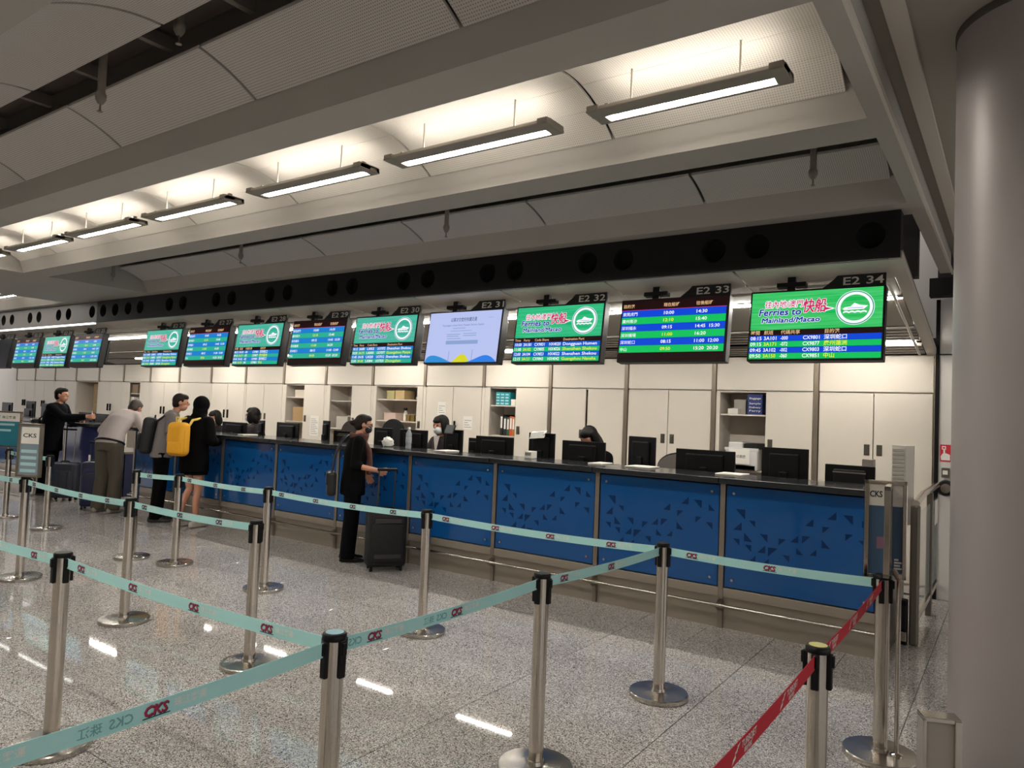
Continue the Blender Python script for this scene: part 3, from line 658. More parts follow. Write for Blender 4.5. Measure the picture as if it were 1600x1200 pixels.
# ================================================================= ROUND COLUMN
colm = thing('round_column', 'large smooth grey round column at the right edge', 'column', (.12, 3.68, 0))
MB().lathe([(.35, 0), (.35, 3.4)], (.12, 3.68, 0), 96).build('shaft', M_COLUMN, colm, smooth=40)
MB().lathe([(.352, 3.365), (.356, 3.37), (.356, 3.398), (.352, 3.4)], (.12, 3.68, 0), 96).build('top_ring', mat('dark_seal', '#4a443e', .7), colm, smooth=40)
MB().lathe([(.356, 0), (.356, .1), (.351, .105)], (.12, 3.68, 0), 96).build('base_skirt', M_STEEL_D, colm, smooth=40)

# ================================================================= QUEUE POSTS
PH = .915
def post_meshes():
    d = {}
    M_BASE = mat('satin_base_steel', '#b9b3ab', .22, 1.0)
    d['base'] = MB().lathe([(.172, 0), (.176, .003), (.176, .024), (.172, .029), (.05, .032), (.043, .034), (.04, .05)], n=48).mesh('base', M_BASE, 35)
    d['pole'] = MB().lathe([(.035, .04), (.035, .86)], n=32).mesh('pole', M_STEEL, 35)
    d['head'] = MB().lathe([(.0352, .80), (.0352, .895)], n=32).mesh('head', M_STEEL, 35)
    d['cap'] = MB().lathe([(.0395, .893), (.0405, .897), (.0405, .91), (.037, .915), (.01, .916)], n=32).mesh('cap', M_PLASTIC, 40)
    d['clip'] = MB().box(-.013, .013, .031, .047, .775, .895, .004).box(-.009, .009, .035, .054, .85, .89, .003).mesh('belt_clip', M_PLASTIC)
    return d
PM = post_meshes()
POSTS = {1: (-3.72, 1.64), 2: (-5.44, 2.85), 3: (-7.34, 2.88), 4: (-9.85, 4.12), 5: (-7.54, 3.99), 6: (-6.97, 4.13), 7: (-3.97, 2.89), 8: (-5.51, 4.12), 9: (-1.84, 1.665), 10: (-3.63, 4.14), 11: (-1.83, 2.93), 12: (-1.75, 4.17),
         13: (-.545, 2.66), 14: (-.55, 4.17), 15: (-11.12, 4.14), 20: (-5.55, 1.62), 21: (-1.80, .42), 22: (-.555, 1.2), 23: (-9.2, 2.9)}
PL = {1: 'steel queue post standing nearest at lower left', 2: 'steel queue post at left where two turquoise belts of the middle row meet', 3: 'steel queue post at left carrying the small framed notice',
      4: 'steel queue post beside the dark-coated man', 5: 'steel queue post left of a close pair by the grey-shirted man', 6: 'steel queue post in front of the bare-legged traveller', 7: 'steel queue post at the free end of the middle turquoise belt',
      8: 'steel queue post behind the free-end post, left of the woman in black', 9: 'steel queue post nearest the camera where turquoise belts form a corner', 10: 'steel queue post just right of the black suitcase',
      11: 'steel queue post at the bottom centre edge', 12: 'steel queue post whose belts fork, before the blue counters at right', 13: 'steel queue post with yellow cap label holding red belts', 14: 'steel queue post by the column with framed sign above',
      15: 'steel queue post at the far left edge under the blue notice', 20: 'steel queue post beyond the left edge', 21: 'steel queue post beside the camera', 22: 'steel queue post holding the near end of the red belt', 23: 'steel queue post beyond the left edge in the middle row'}
BELTS = [(9, 1, 't'), (1, 20, 't'), (9, 21, 't'), (9, 11, 't'), (11, 12, 't'), (12, 10, 't'), (10, 8, 't'), (8, 6, 't'), (6, 5, 't'), (12, 14, 't'), (3, 2, 't'), (2, 7, 't'), (3, 23, 't'), (4, 15, 't'), (13, 14, 'r'), (13, 22, 'r')]
dirs = {k: [] for k in POSTS}
for a, b, c in BELTS:
    A, B = POSTS[a], POSTS[b]; an = math.atan2(B[1]-A[1], B[0]-A[0]); dirs[a].append(an); dirs[b].append(an+math.pi)
for k, (x, y) in POSTS.items():
    t = thing('queue_post', PL[k], 'queue post', (x, y, 0), group='steel queue posts')
    for nm in ('base', 'pole', 'head', 'cap'): link(nm, PM[nm], t)
    a0 = dirs[k][0] if dirs[k] else 0
    for q in range(4):
        o = link('belt_clip', PM['clip'], t); o.rotation_euler.z = a0-math.pi/2+q*math.pi/2
    if k in (9, 13):
        cm = mat('cap_label_blue', '#9fc3cf', .3) if k == 9 else mat('cap_label_yellow', '#d8cf7a', .4)
        MB().lathe([(.030, .9165), (.030, .9175)], n=28).build('cap_label', cm, t, local=True)
BLAB = {(9, 1): 'turquoise belt sloping from lower left to the nearest corner post', (1, 20): 'turquoise belt running off the left edge from the lower left post', (9, 21): 'large turquoise belt crossing the lower left corner', (9, 11): 'turquoise belt between the nearest corner post and bottom centre post',
        (11, 12): 'short turquoise belt rising to the forked post', (12, 10): 'turquoise belt from the suitcase post to the forked post', (10, 8): 'turquoise belt passing in front of the woman in black', (8, 6): 'turquoise belt in front of the bare-legged traveller', (6, 5): 'short turquoise belt between the two close posts',
        (12, 14): 'turquoise belt ending at the framed-sign post by the column', (3, 2): 'turquoise belt in front of the suitcase of the dark-coated man', (2, 7): 'turquoise belt leading to the free-end post', (3, 23): 'turquoise belt running off the left edge in the middle row', (4, 15): 'turquoise belt beside the dark-coated man at far left',
        (13, 14): 'short red belt up to the framed-sign post', (13, 22): 'red belt crossing the lower right corner'}
def belt(a, b, c):
    A = Vector((*POSTS[a], .868)); B = Vector((*POSTS[b], .868)); d = (B-A).normalized(); A = A+d*.046; B = B-d*.046; L = (B-A).length
    n = Vector((-d.y, d.x, 0)); mid = (A+B)/2
    if n.dot(-Vector((mid.x, mid.y, 0))) < 0: n = -n
    rgt = Vector((0, 0, 1)).cross(n); flip = rgt.dot(d) < 0
    P0, P1 = (B, A) if flip else (A, B)
    sag = .018*(L/2)
    def pt(s): return P0+(P1-P0)*s-Vector((0, 0, sag*4*s*(1-s)))
    t = thing('queue_belt', BLAB[(a, b)], 'belt', mid, group='turquoise queue belts' if c == 't' else 'red queue belts')
    mb = MB(); N = 24; h = .024
    for i in range(N):
        p, q = pt(i/N), pt((i+1)/N); w = n*.0008
        vs = [p-w-Vector((0, 0, h)), q-w-Vector((0, 0, h)), q-w+Vector((0, 0, h)), p-w+Vector((0, 0, h)), p+w-Vector((0, 0, h)), q+w-Vector((0, 0, h)), q+w+Vector((0, 0, h)), p+w+Vector((0, 0, h))]
        mb.add(vs, [(0, 1, 2, 3), (7, 6, 5, 4), (0, 4, 5, 1), (3, 2, 6, 7)]+([(0, 3, 7, 4)] if i == 0 else [])+([(1, 5, 6, 2)] if i == N-1 else []))
    w_ = mb.build('webbing', M_TEAL if c == 't' else M_RED, t)
    def place(dst, r, s0, dz, lay=1, mirror=False):
        mw = max(v[0] for v in r[0]) if r[0] else 0
        for vs, fs in (r,):
            out = []
            for v in vs:
                x = (mw-v[0]) if mirror else v[0]
                p = pt((s0+x)/L); out.append(p+n*(.0009+.0006*lay)+Vector((0, 0, dz+v[1])))
            dst.add(out, fs)
    pr = MB(); wh = MB(); dk = MB(); gh = MB()
    far = mid.length > 5.3
    s = .10
    while s < L-.22:
        if c == 't':
            place(pr, text('CKS', .036, .03, .2), s, -.010, 2); place(dk, text('CKS', .036, .035, .2), s+.0025, -.0125, 1)
            dk.add([pt(s/L)+n*.0017+Vector((0, 0, -.017)), pt((s+.075)/L)+n*.0017+Vector((0, 0, -.017)), pt((s+.075)/L)+n*.0017+Vector((0, 0, -.014)), pt(s/L)+n*.0017+Vector((0, 0, -.014))], [(0, 1, 2, 3)])
            place(wh, text('珠江客運', .024, .008), s+.085, -.006, 1)
            if (a, b) in ((9, 21), (9, 11)): place(gh, text('CKS', .034, .02), s-.085, -.012, 1, True); place(gh, text('珠江', .03, .01), s-.16, -.012, 1, True)
            s += .45
        else:
            place(wh, text('TURBOJET', .026, .012, .1), s+.075, -.001, 1); place(wh, text('噴射飛航', .016, .006), s+.095, -.018, 1)
            sw = [(0, -.018), (.03, -.008), (.022, -.001), (.045, .004), (.034, .010), (.066, .020), (.040, .017), (.048, .010), (.022, .006), (.028, .0), (.010, -.006)]
            wh.add([pt((s+u)/L)+n*.0016+Vector((0, 0, v)) for u, v in sw], [tuple(range(len(sw)))])
            s += .42
    if pr.v: dk.build('belt_print', M_DKPRINT, w_); pr.build('belt_print', M_CKS if not far else mat('plum_print', '#6d1f3f', .6), w_)
    if wh.v: wh.build('belt_print', M_WHITE, w_)
    if gh.v: gh.build('show_through_print', M_GHOST, w_)
for a, b, c in BELTS: belt(a, b, c)

# ================================================================= SIGNS ON POSTS
def framed_sign(label, cx, cy, z0, z1, w, rz, face, pole=None, fr=M_STEEL, art=None):
    t = thing('framed_sign', label, 'sign', (cx, cy, z0), rz, group='framed queue signs')
    h = z1-z0; f = .022
    b = MB().box(-w/2, -w/2+f, -.014, .014, 0, h, .003).box(w/2-f, w/2, -.014, .014, 0, h, .003).box(-w/2, w/2, -.014, .014, 0, f, .003).box(-w/2, w/2, -.014, .014, h-f, h, .003)
    b.build('frame', fr, t, local=True)
    MB().box(-w/2+f, w/2-f, -.005, .008, f, h-f).build('sign_face', face, t, local=True)
    if pole: MB().cyl((pole[0], pole[1], pole[2]), (pole[0], pole[1], .01), .011, n=12).build('pole', M_STEEL, t, smooth=50, local=True)
    if art: art(t, w, h, f)
    return t
def art_cks(t, w, h, f):
    MB().box(-w/2+f, w/2-f, -.0065, -.005, h*.72, h-f).build('white_band', M_PAPER, t, local=True)
    a = MB(); put(a, text('CKS', .05, .03, .15), -w/2+f+.01, -.0075, h*.80, w*.30); put(a, text('珠江客運', .04, .01), -w/2+w*.42, -.0075, h*.80, w*.4); a.build('sign_lettering', M_DKPRINT, t, local=True)
    b = MB()
    for q, (u0, u1) in enumerate(((.18, .8), (.25, .7))): b.box(-w/2+w*u0, -w/2+w*u1, -.0065, -.005, h*(.60-.16*q), h*(.66-.16*q))
    b.build('sign_text_bar', mat('pale_print', '#a9cdd2', .6), t, local=True)
framed_sign('blue-green framed notice with a white heading at the far left edge', -11.30, 4.13, .93, 1.42, .54, R(24), mat('poster_teal', '#2f7f92', .35), art=art_cks)
def art_small(t, w, h, f):
    MB().box(-w*.36, w*.36, -.0065, -.005, h*.62, h*.93).build('white_band', M_PAPER, t, local=True)
    a = MB(); put(a, text('CKS', .05, .02), -w*.3, -.0075, h*.74, w*.55); a.build('sign_lettering', M_DKPRINT, t, local=True)
    b = MB()
    for q in range(4): b.box(-w*.34, w*.3, -.0065, -.005, h*(.45-.12*q), h*(.51-.12*q))
    b.build('sign_text_bar', mat('pale_print', '#a9cdd2', .6), t, local=True)
framed_sign('narrow grey framed notice fixed on top of the left queue post', -7.25, 2.86, .92, 1.40, .24, R(28), mat('poster_grey_blue', '#7f8f98', .35), fr=M_STEEL_D, art=art_small)
def art_right(t, w, h, f):
    MB().box(-w/2+f, w/2-f, -.0065, -.005, h*.74, h-f).build('white_band', M_PAPER, t, local=True)
    a = MB(); put(a, text('CKS', .045, .03), -w*.38, -.0075, h*.83, w*.30); a.build('sign_lettering', M_DKPRINT, t, local=True)
    b = MB()
    for q, (z_, w_) in enumerate(((.10, .14), (.13, .10), (.16, .13), (.19, .07))): b.box(w*.22, w*.22+w_*w*1.4, -.0065, -.005, h*z_, h*(z_+.018))
    b.build('sign_lettering', M_WHITE, t, local=True)
    MB().box(-w*.2, w*.1, -.0062, -.005, h*.3, h*.42).build('printed_patch', mat('dusty_pink_print', '#8d6a7d', .5), t, local=True)
framed_sign('blue framed queue sign with a white heading, by the column', -.565, 4.32, .87, 1.385, .205, R(18), mat('poster_blue', '#44607e', .3), art=art_right)
framed_sign('steel framed sign seen edge-on above the post by the column', -.53, 4.165, .925, 1.375, .30, R(95), mat('poster_back', '#8c857c', .4))
sp = thing('sign_pole', 'thin bright steel rod beside the framed-sign post', 'pole', (-.475, 4.16, .03))
MB().cyl((-.475, 4.16, .032), (-.475, 4.16, .93), .011, n=14).build('rod', M_STEEL, sp, smooth=50)
MB().lathe([(.03, .03), (.03, .038), (.012, .045)], (-.475, 4.16, 0), 20).build('foot', M_STEEL, sp, smooth=50)
MB().cyl((-.475, 4.16, .90), (-.505, 4.165, .95), .013, n=12).build('bracket', M_STEEL_D, sp, smooth=50)
# narrow framed board beside the column
nb = thing('narrow_board', 'narrow grey framed board standing on the floor against the column', 'board', (-.225, 3.19, 0), R(22))
MB().box(-.055, .055, -.03, .03, 0, .585, .004).build('panel', mat('board_grey', '#a29b90', .5), nb, local=True)
b_ = MB().box(-.065, -.052, -.04, .035, 0, .60, .003).box(.04, .065, -.045, .035, 0, .60, .003).box(-.065, .065, -.04, .035, .585, .603, .003); b_.build('frame', M_STEEL, nb, local=True)

# ================================================================= BARRIER, LOUVRE AND WALL ITEMS AT THE RIGHT END
ga = thing('glass_barrier', 'steel and glass barrier behind the right end of the counter', 'barrier', (-.62, 7.3, 0))
M_PST = mat('barrier_post', '#6e685e', .4, .6)
MB().box(-.665, -.60, 6.42, 6.48, 0, 1.08, .015).build('post', M_PST, ga)
MB().box(-.655, -.605, 7.55, 7.60, 0, 1.10, .006).build('post', M_PST, ga)
MB().box(-.635, -.625, 6.5, 7.54, .22, 1.0).build('glass_panel', M_GLASS, ga)
MB().box(-.635, -.625, 7.62, 8.3, .22, 1.0).build('glass_panel', M_GLASS, ga)
MB().tube([(-.63, 6.44, 1.09), (-.63, 7.0, 1.13), (-.63, 8.32, 1.13)], .028, 12).build('handrail', M_STEEL, ga, smooth=60)
MB().box(-.65, -.61, 6.49, 8.32, .16, .2, .004).build('bottom_rail', M_STEEL, ga)
MB().box(-.60, -.596, 7.7, 7.95, .8, 1.02).build('notice_sheet', M_PAPER, ga)
kb = thing('kick_box', 'black rubber-faced box at the foot of the barrier post', 'box', (-.70, 6.45, 0))
MB().box(-.735, -.675, 6.40, 6.5, 0, .34, .012).build('body', M_BLACK, kb)
MB().box(-.732, -.678, 6.395, 6.402, .03, .10, .002).build('steel_foot', M_STEEL, kb)
MB().box(-.728, -.682, 6.392, 6.402, .12, .30, .004).build('rubber_face', M_HOLE, kb)
lv = thing('louvred_panel', 'white louvred panel standing at the end of the counter', 'panel', (-.775, 6.6, .755))
MB().box(-.825, -.725, 6.60, 6.62, 1.0, 1.535, .003).build('board', mat('louvre_white', '#d6d1c6', .5), lv)
for q in range(13): MB().box(-.818, -.735, 6.588, 6.60, 1.10+.032*q, 1.122+.032*q, .003).build('slat', mat('louvre_slat', '#bdb7ab', .5), lv)
MB().box(-.725, -.665, 6.60, 6.64, .9, 1.535, .003).build('side_wing', mat('louvre_white', '#d6d1c6', .5), lv)
MB().box(-.79, -.76, 6.61, 6.63, .755, 1.0).build('stand', M_STEEL_D, lv)
hd = thing('handset_holder', 'slim steel holder with a black handset on the counter end', 'handset', (-.74, 6.15, .86))
MB().box(-.757, -.735, 6.12, 6.16, .98, 1.22, .004).build('holder', M_STEEL, hd)
MB().box(-.757, -.735, 6.115, 6.15, .86, .975, .008).build('handset', M_PLASTIC, hd)
fa = thing('fire_alarm_sign', 'red fire alarm sign with a white pressing hand on the side wall', 'sign', (-.57, 8.35, 1.36))
WF = WY-.06
MB().box(-.615, -.50, WF-.006, WF, 1.36, 1.53, .001).build('plate', mat('sign_red', '#bf1f2e', .45), fa)
hm = MB().box(-.60, -.565, WF-.008, WF-.006, 1.48, 1.515).box(-.588, -.572, WF-.008, WF-.006, 1.43, 1.49); hm.prism([(-.605, 1.375), (-.53, 1.375), (-.53, 1.43), (-.565, 1.445), (-.595, 1.44), (-.61, 1.41)], WF-.008, WF-.006, 'y'); hm.build('hand_symbol', M_WHITE, fa)
MB().box(-.592, -.573, WF-.0095, WF-.008, 1.490, 1.505).build('button_symbol', mat('sign_red', '#bf1f2e', .45), fa)
cp = thing('call_point', 'small dark alarm call point below the red sign', 'call point', (-.565, 8.34, 1.2))
MB().box(-.60, -.53, WF-.035, WF, 1.205, 1.30, .005).build('housing', mat('call_point_grey', '#57504a', .4), cp); MB().box(-.588, -.545, WF-.04, WF-.034, 1.235, 1.275, .002).build('glass_window', M_PAPER, cp)
rb_ = thing('alarm_bell', 'round dark alarm bell low on the side wall', 'bell', (-.56, 8.34, 1.03))
MB().cyl((-.56, WF, 1.10), (-.56, WF-.05, 1.10), .08, .07, 28).build('gong', M_PLASTIC2, rb_, smooth=40); MB().cyl((-.56, WF-.05, 1.10), (-.56, WF-.058, 1.10), .045, n=20).build('centre_boss', M_STEEL_D, rb_, smooth=40)

# ================================================================= MONITORS ON THE STAFF DESK
def monitor(x0, x1, z0, z1, label, rz=0, y=6.5, stripe=False, colr=M_PLASTIC):
    w = (x1-x0)*(1+abs(rz)*.8); xc = (x0+x1)/2; h = max(.30, z1-z0); zt = z1
    t = thing('computer_monitor', label, 'monitor', (xc, y, .755), rz, group='black monitors on the staff desks'); zb = zt-h-.755; zt -= .755
    MB().box(-w/2, w/2, 0, .028, zb, zt, .006).build('screen_shell', colr, t, local=True)
    MB().box(-w*.32, w*.32, -.022, .002, zb+h*.15, zt-h*.12, .012).build('rear_cover', M_PLASTIC2 if stripe else colr, t, local=True)
    MB().box(-w/2+.012, w/2-.012, .028, .030, zb+.015, zt-.015).build('display', M_HOLE, t, local=True)
    MB().box(-.035, .035, -.04, -.015, .01, zb+h*.5, .006).build('neck', M_PLASTIC, t, local=True)
    MB().box(-.12, .12, -.10, .09, 0, .015, .005).build('foot', M_PLASTIC, t, local=True)
    if stripe:
        s = MB().box(-w*.33, w*.33, -.0245, -.0225, zt-.065, zt-.055); s.build('vent_slot', M_STEEL_D, t, local=True)
    MB().cyl((0, -.0235, (zb+zt)/2), (0, -.0215, (zb+zt)/2), .012, n=14).build('badge', M_PLASTIC2, t, local=True)
    return t
monitor(-1.31, -.93, 1.05, 1.35, 'low black monitor with a slotted back at the right counter end', stripe=True)
monitor(-1.83, -1.45, 1.05, 1.46, 'large black monitor in front of the printer cabinet door', R(-3))
monitor(-2.63, -2.07, 1.08, 1.40, 'wide black monitor left of the printer')
monitor(-3.12, -2.85, 1.10, 1.49, 'tall black monitor turned sideways near the closed double doors', R(-14))
monitor(-3.88, -3.38, 1.10, 1.41, 'black monitor hiding the staff member with bowed head')
monitor(-4.30, -3.98, 1.10, 1.47, 'black monitor with a clear plastic sleeve on top', R(-3))
monitor(-5.02, -4.51, 1.09, 1.40, 'wide black monitor in front of the binder cabinet')
monitor(-5.50, -5.22, 1.10, 1.45, 'black monitor next to the staff member with bob hair', R(-4))
monitor(-5.30, -5.14, 1.06, 1.36, 'small black monitor edge behind the bob-haired staff member\'s monitor', R(-8), 6.72)
monitor(-6.20, -5.76, 1.10, 1.42, 'black monitor behind the water bottle')
monitor(-6.65, -6.34, 1.10, 1.42, 'black monitor facing the woman in black', R(-4))
monitor(-7.40, -6.83, 1.05, 1.35, 'wide low black monitor left of the woman\'s head', stripe=True)
monitor(-7.63, -7.49, 1.10, 1.47, 'black monitor turned edge-on beside the posted notice', R(-12))
monitor(-8.62, -8.10, 1.10, 1.41, 'black monitor in front of the cardboard box cabinet', R(-8))
monitor(-9.02, -8.88, 1.10, 1.42, 'narrow black monitor in front of the right-hand far staff member', R(-10))
monitor(-9.90, -9.30, 1.08, 1.37, 'wide black monitor between the two far staff members')
monitor(-14.5, -13.9, 1.06, 1.37, 'wide black monitor behind the reaching arm'); monitor(-13.85, -13.3, 1.06, 1.36, 'second wide black monitor behind the writing hand')
monitor(-16.1, -15.53, 1.1, 1.49, 'brown-black monitor behind the dark-coated man\'s back'); monitor(-16.89, -16.5, 1.1, 1.37, 'low black monitor at far left')
monitor(-17.32, -16.9, 1.1, 1.52, 'taller black monitor at far left', y=6.7); monitor(-18.0, -17.5, 1.1, 1.47, 'leftmost black monitor on the far staff desk')

# ---- chairs behind the counter
def chair(x, y, zt, label, w=.46, m=None, rz=0):
    t = thing('office_chair', label, 'chair', (x, y, 0), rz, group='staff chairs'); m = m or mat('chair_fabric', '#2e2522', .8)
    MB().box(-.23, .23, -.22, .22, .46, .53, .03).build('seat', m, t, local=True)
    n = 14; pf = [(-w/2, .62)]+[(-w/2*math.cos(math.pi*i/n), zt-.16+.16*math.sin(math.pi*i/n)) for i in range(n+1)]+[(w/2, .62)]
    MB().prism(pf, .22, .27, 'y').build('backrest', m, t, local=True)
    MB().tube([(p[0], .245, p[1]) for p in pf], .016, 8).build('back_frame', M_BLACK, t, smooth=60, local=True)
    MB().box(-.03, .03, .24, .28, .4, .68).build('back_stem', M_BLACK, t, local=True)
    MB().cyl((0, 0, .1), (0, 0, .46), .03, n=12).build('gas_lift', M_BLACK, t, local=True)
    for q in range(5):
        a = q*2*math.pi/5; MB().box(0, .28, -.02, .02, .06, .1, M=Matrix.Rotation(a, 4, 'Z')).build('leg', M_BLACK, t, local=True)
        MB().cyl((.26*math.cos(a), .26*math.sin(a)-.012, .03), (.26*math.cos(a), .26*math.sin(a)+.012, .03), .03, n=10).build('castor', M_BLACK, t, local=True)
chair(-2.98, 7.25, 1.30, 'grey-backed office chair left of the wide monitor', .5, mat('grey_chair_fabric', '#5b5652', .8))
chair(-7.97, 7.1, 1.46, 'round-backed brown office chair above the low wide monitor', .4)
chair(-7.62, 7.6, 1.50, 'round-backed black office chair facing the woman in black', .42, M_PLASTIC2)

# ================================================================= THINGS ON THE COUNTER AND SHELVES
bo = thing('water_bottle', 'clear plastic water bottle standing on the counter top', 'bottle', (-5.63, 6.05, CT))
MB().lathe([(.030, 0), (.034, .006), (.034, .03), (.031, .045), (.034, .06), (.031, .08), (.034, .10), (.031, .12), (.034, .14), (.034, .17), (.014, .215), (.014, .225)], (-5.63, 6.05, CT), 24).build('bottle_body', mat('bottle_plastic', '#cfd6da', .06, 0, .6, alpha=.45), bo, smooth=40)
MB().lathe([(.0345, .07), (.0345, .13)], (-5.63, 6.05, CT), 24).build('label_band', mat('bottle_label', '#b9bcc0', .4, alpha=.7), bo, smooth=40)
MB().lathe([(.016, .222), (.016, .24), (.014, .243)], (-5.63, 6.05, CT), 16).build('cap', M_PAPER, bo, smooth=40)
def crumple(name, label, cat, c, r, m, seed, sq=.7):
    rr = random.Random(seed); mb = MB(); mb.ell(c, r, 18, 12)
    mb.v = [tuple(c[i]+(v[i]-c[i])*(1+rr.uniform(-.22, .22)) for i in range(3)) for v in mb.v]; mb.v = [(v[0], v[1], max(v[2], c[2]-r[2]*sq)) for v in mb.v]
    return tag(mb.build(name, m, smooth=30), label, cat)
crumple('plastic_bag', 'crumpled white plastic bag on the counter beside the bottle', 'bag', (-6.02, 6.12, CT+.045), (.075, .06, .065), mat('bag_white', '#dcdad4', .35), 4)
sl = thing('plastic_sleeve', 'clear crinkled plastic sleeve draped over a monitor top', 'sleeve', (-4.13, 6.5, 1.40))
mb = MB(); rr = random.Random(9)
mb.grid(lambda u, v: (-4.22+.19*u+rr.uniform(-.006, .006), 6.44-.05*(1-v)+rr.uniform(-.006, .006)+(.10*(v-.5) if v > .5 else 0), 1.405+.075*min(1, v*1.7)+.02*u), 8, 6); mb.build('film', mat('sleeve_film', '#d9d8d2', .12, 0, .8), sl, smooth=20)
tb = thing('tablet_stand', 'small dark tablet propped on the monitor by the bob-haired staff', 'tablet', (-5.36, 6.43, 1.40), R(-20), rx=R(-20))
MB().box(-.10, .10, -.012, 0, 0, .11, .004).build('body', M_PLASTIC2, tb, local=True); MB().box(-.085, .085, -.0135, -.012, .012, .10).build('glass', mat('tablet_glass', '#55585a', .1), tb, local=True)
def tray(x0, x1, label):
    tag(MB().box(x0, x1, PY+.16, PY+.40, CT, CT+.012, .003).build('paper_stack', M_PAPER), label, 'paper', 'loose papers on the counter top')
for x0, x1, l in ((-2.08, -1.86, 'white papers on the counter top by the printer'), (-2.92, -2.68, 'white papers on the counter below the grey chair'), (-3.30, -3.16, 'small white papers right of the bowed staff member'), (-5.22, -5.05, 'white form beside the bob-haired staff member\'s monitor'), (-8.78, -8.66, 'folded white paper near the far staff member')): tray(x0, x1, l)
wb = thing('card_reader', 'small white card reader between two monitors on the counter', 'card reader', (-4.0, 6.1, CT))
MB().box(-4.05, -3.96, 6.05, 6.15, CT, CT+.075, .006).build('body', M_PAPER, wb); MB().box(-4.04, -3.97, 6.048, 6.052, CT+.03, CT+.06).build('slot_panel', M_GREYPR, wb)
gb = thing('grey_switch_box', 'small grey box behind the slotted monitor at the right end', 'box', (-1.0, 6.75, .755)); MB().box(-1.06, -.97, 6.7, 6.8, .755, 1.40, .006).build('body', M_STEEL_D, gb); MB().box(-1.05, -.98, 6.695, 6.70, 1.3, 1.38).build('face', M_GREYPR, gb)
# printer on the cabinet shelf
pr_ = thing('printer', 'white desktop printer with a paper sign hanging from its tray', 'printer', (-2.6, WY+.25, 1.12))
MW = mat('printer_white', '#d2cecb', .4)
MB().box(-2.79, -2.42, WY-.02, WY+.4, 1.12, 1.36, .012).build('body', MW, pr_)
MB().box(-2.77, -2.60, WY+.02, WY+.38, 1.36, 1.44, .015).build('scanner_lid', MW, pr_); MB().box(-2.59, -2.43, WY+.03, WY+.38, 1.36, 1.43, .01).build('control_deck', M_PLASTIC2, pr_)
MB().box(-2.80, -2.41, WY-.025, WY+.02, 1.34, 1.375, .006).build('tray_edge', MW, pr_)
ps = MB().box(-2.74, -2.50, WY-.037, WY-.034, 1.19, 1.365).build('paper_sign', M_PAPER, pr_); q_ = MB(); put(q_, text('DI 印表機', .04, .01), -2.70, WY-.038, 1.26, .15); q_.build('sign_lettering', M_DKPRINT, ps)
MB().box(-2.79, -2.44, WY-.02, WY+.4, 1.121, 1.18, .004).build('paper_cassette', M_PLASTIC2, pr_)
def box_on(x0, x1, z0, z1, m, label, cat='box', y0=WY+.06, y1=WY+.3, lid=True, name='storage_box', group=None):
    t = thing(name, label, cat, ((x0+x1)/2, (y0+y1)/2, z0), group=group)
    MB().box(x0, x1, y0, y1, z0, z1-(.012 if lid else 0), .004).build('carton' if lid else 'body', m, t)
    if lid: MB().box(x0-.002, x1+.002, y0-.002, y1+.002, z1-.03, z1, .003).build('lid', m, t)
    return t
KR = mat('kraft_card', '#a98a5f', .75, noise=(8, .08)); WB = mat('white_card', '#d8d3c9', .7); OL = mat('olive_card', '#a39a68', .7)
bb = box_on(-2.57, -2.40, 1.766, 2.0, mat('blue_carton', '#20306f', .5), 'dark blue carton with white lettering on the printer cabinet shelf')
q_ = MB()
for z_, s_ in ((1.945, 'Baggage'), (1.885, 'Sample'), (1.84, 'Delivery'), (1.80, 'Ferry')): put(q_, text(s_, .03, .01), -2.55, WY+.0565, z_, .13)
q_.build('carton_lettering', M_WHITE, bb)
box_on(-2.76, -2.62, 1.766, 1.94, mat('grey_card', '#a7a196', .7), 'pale grey carton beside the dark blue carton', y0=WY+.16, y1=WY+.36); box_on(-2.80, -2.68, 1.766, 1.83, WB, 'low white tray box at the left of the printer cabinet shelf', lid=False)
tc_ = box_on(-6.21, -5.96, 1.781, 1.97, mat('teal_carton', '#1f8a94', .5), 'teal printed carton on the top shelf of the binder cabinet')
q_ = MB()
for i in range(4):
    for j in range(3): q_.box(-6.20+.08*j, -6.145+.08*j, WY+.0565, WY+.06, 1.795+.043*i, 1.815+.043*i)
q_.build('carton_print', mat('pale_teal_print', '#9fd3d3', .5), tc_)
box_on(-5.94, -5.86, 1.781, 1.87, WB, 'small cream box right of the teal carton')
for i, (x, c_, h_, l_) in enumerate([(-6.085, '#151515', .30, 'black ring binder with a white spine label'), (-6.025, '#1c1c1c', .27, 'second black ring binder in the row'), (-5.97, '#3c5a3a', .26, 'green ring binder in the row'), (-5.92, '#c0502c', .28, 'orange ring binder in the row'), (-5.875, '#b3722e', .27, 'tan ring binder at the right of the row')]):
    t = thing('ring_binder', l_, 'binder', (x, WY+.2, 1.346), group='ring binders on the middle shelf')
    MB().box(x-.024, x+.024, WY+.05, WY+.34, 1.346, 1.346+h_, .004).build('cover', mat('binder_'+str(i), c_, .5), t); MB().box(x-.015, x+.015, WY+.048, WY+.051, 1.346+h_*.35, 1.346+h_*.9).build('spine_label', M_PAPER, t)
box_on(-8.42, -8.25, 1.821, 1.96, OL, 'olive carton on the top shelf of the open cabinet'); box_on(-8.23, -8.03, 1.821, 1.965, mat('tan_carton', '#b49b6d', .7), 'tan carton beside the olive carton')
crumple('cloth_bundle', 'white crumpled bag on the top shelf of the open cabinet', 'bag', (-7.76, WY+.2, 1.86), (.10, .10, .05), M_PAPER, 8)
box_on(-8.46, -8.20, 1.476, 1.60, mat('pinkish_card', '#cdb4a6', .7), 'pale pink carton on the lower shelf of the open cabinet')
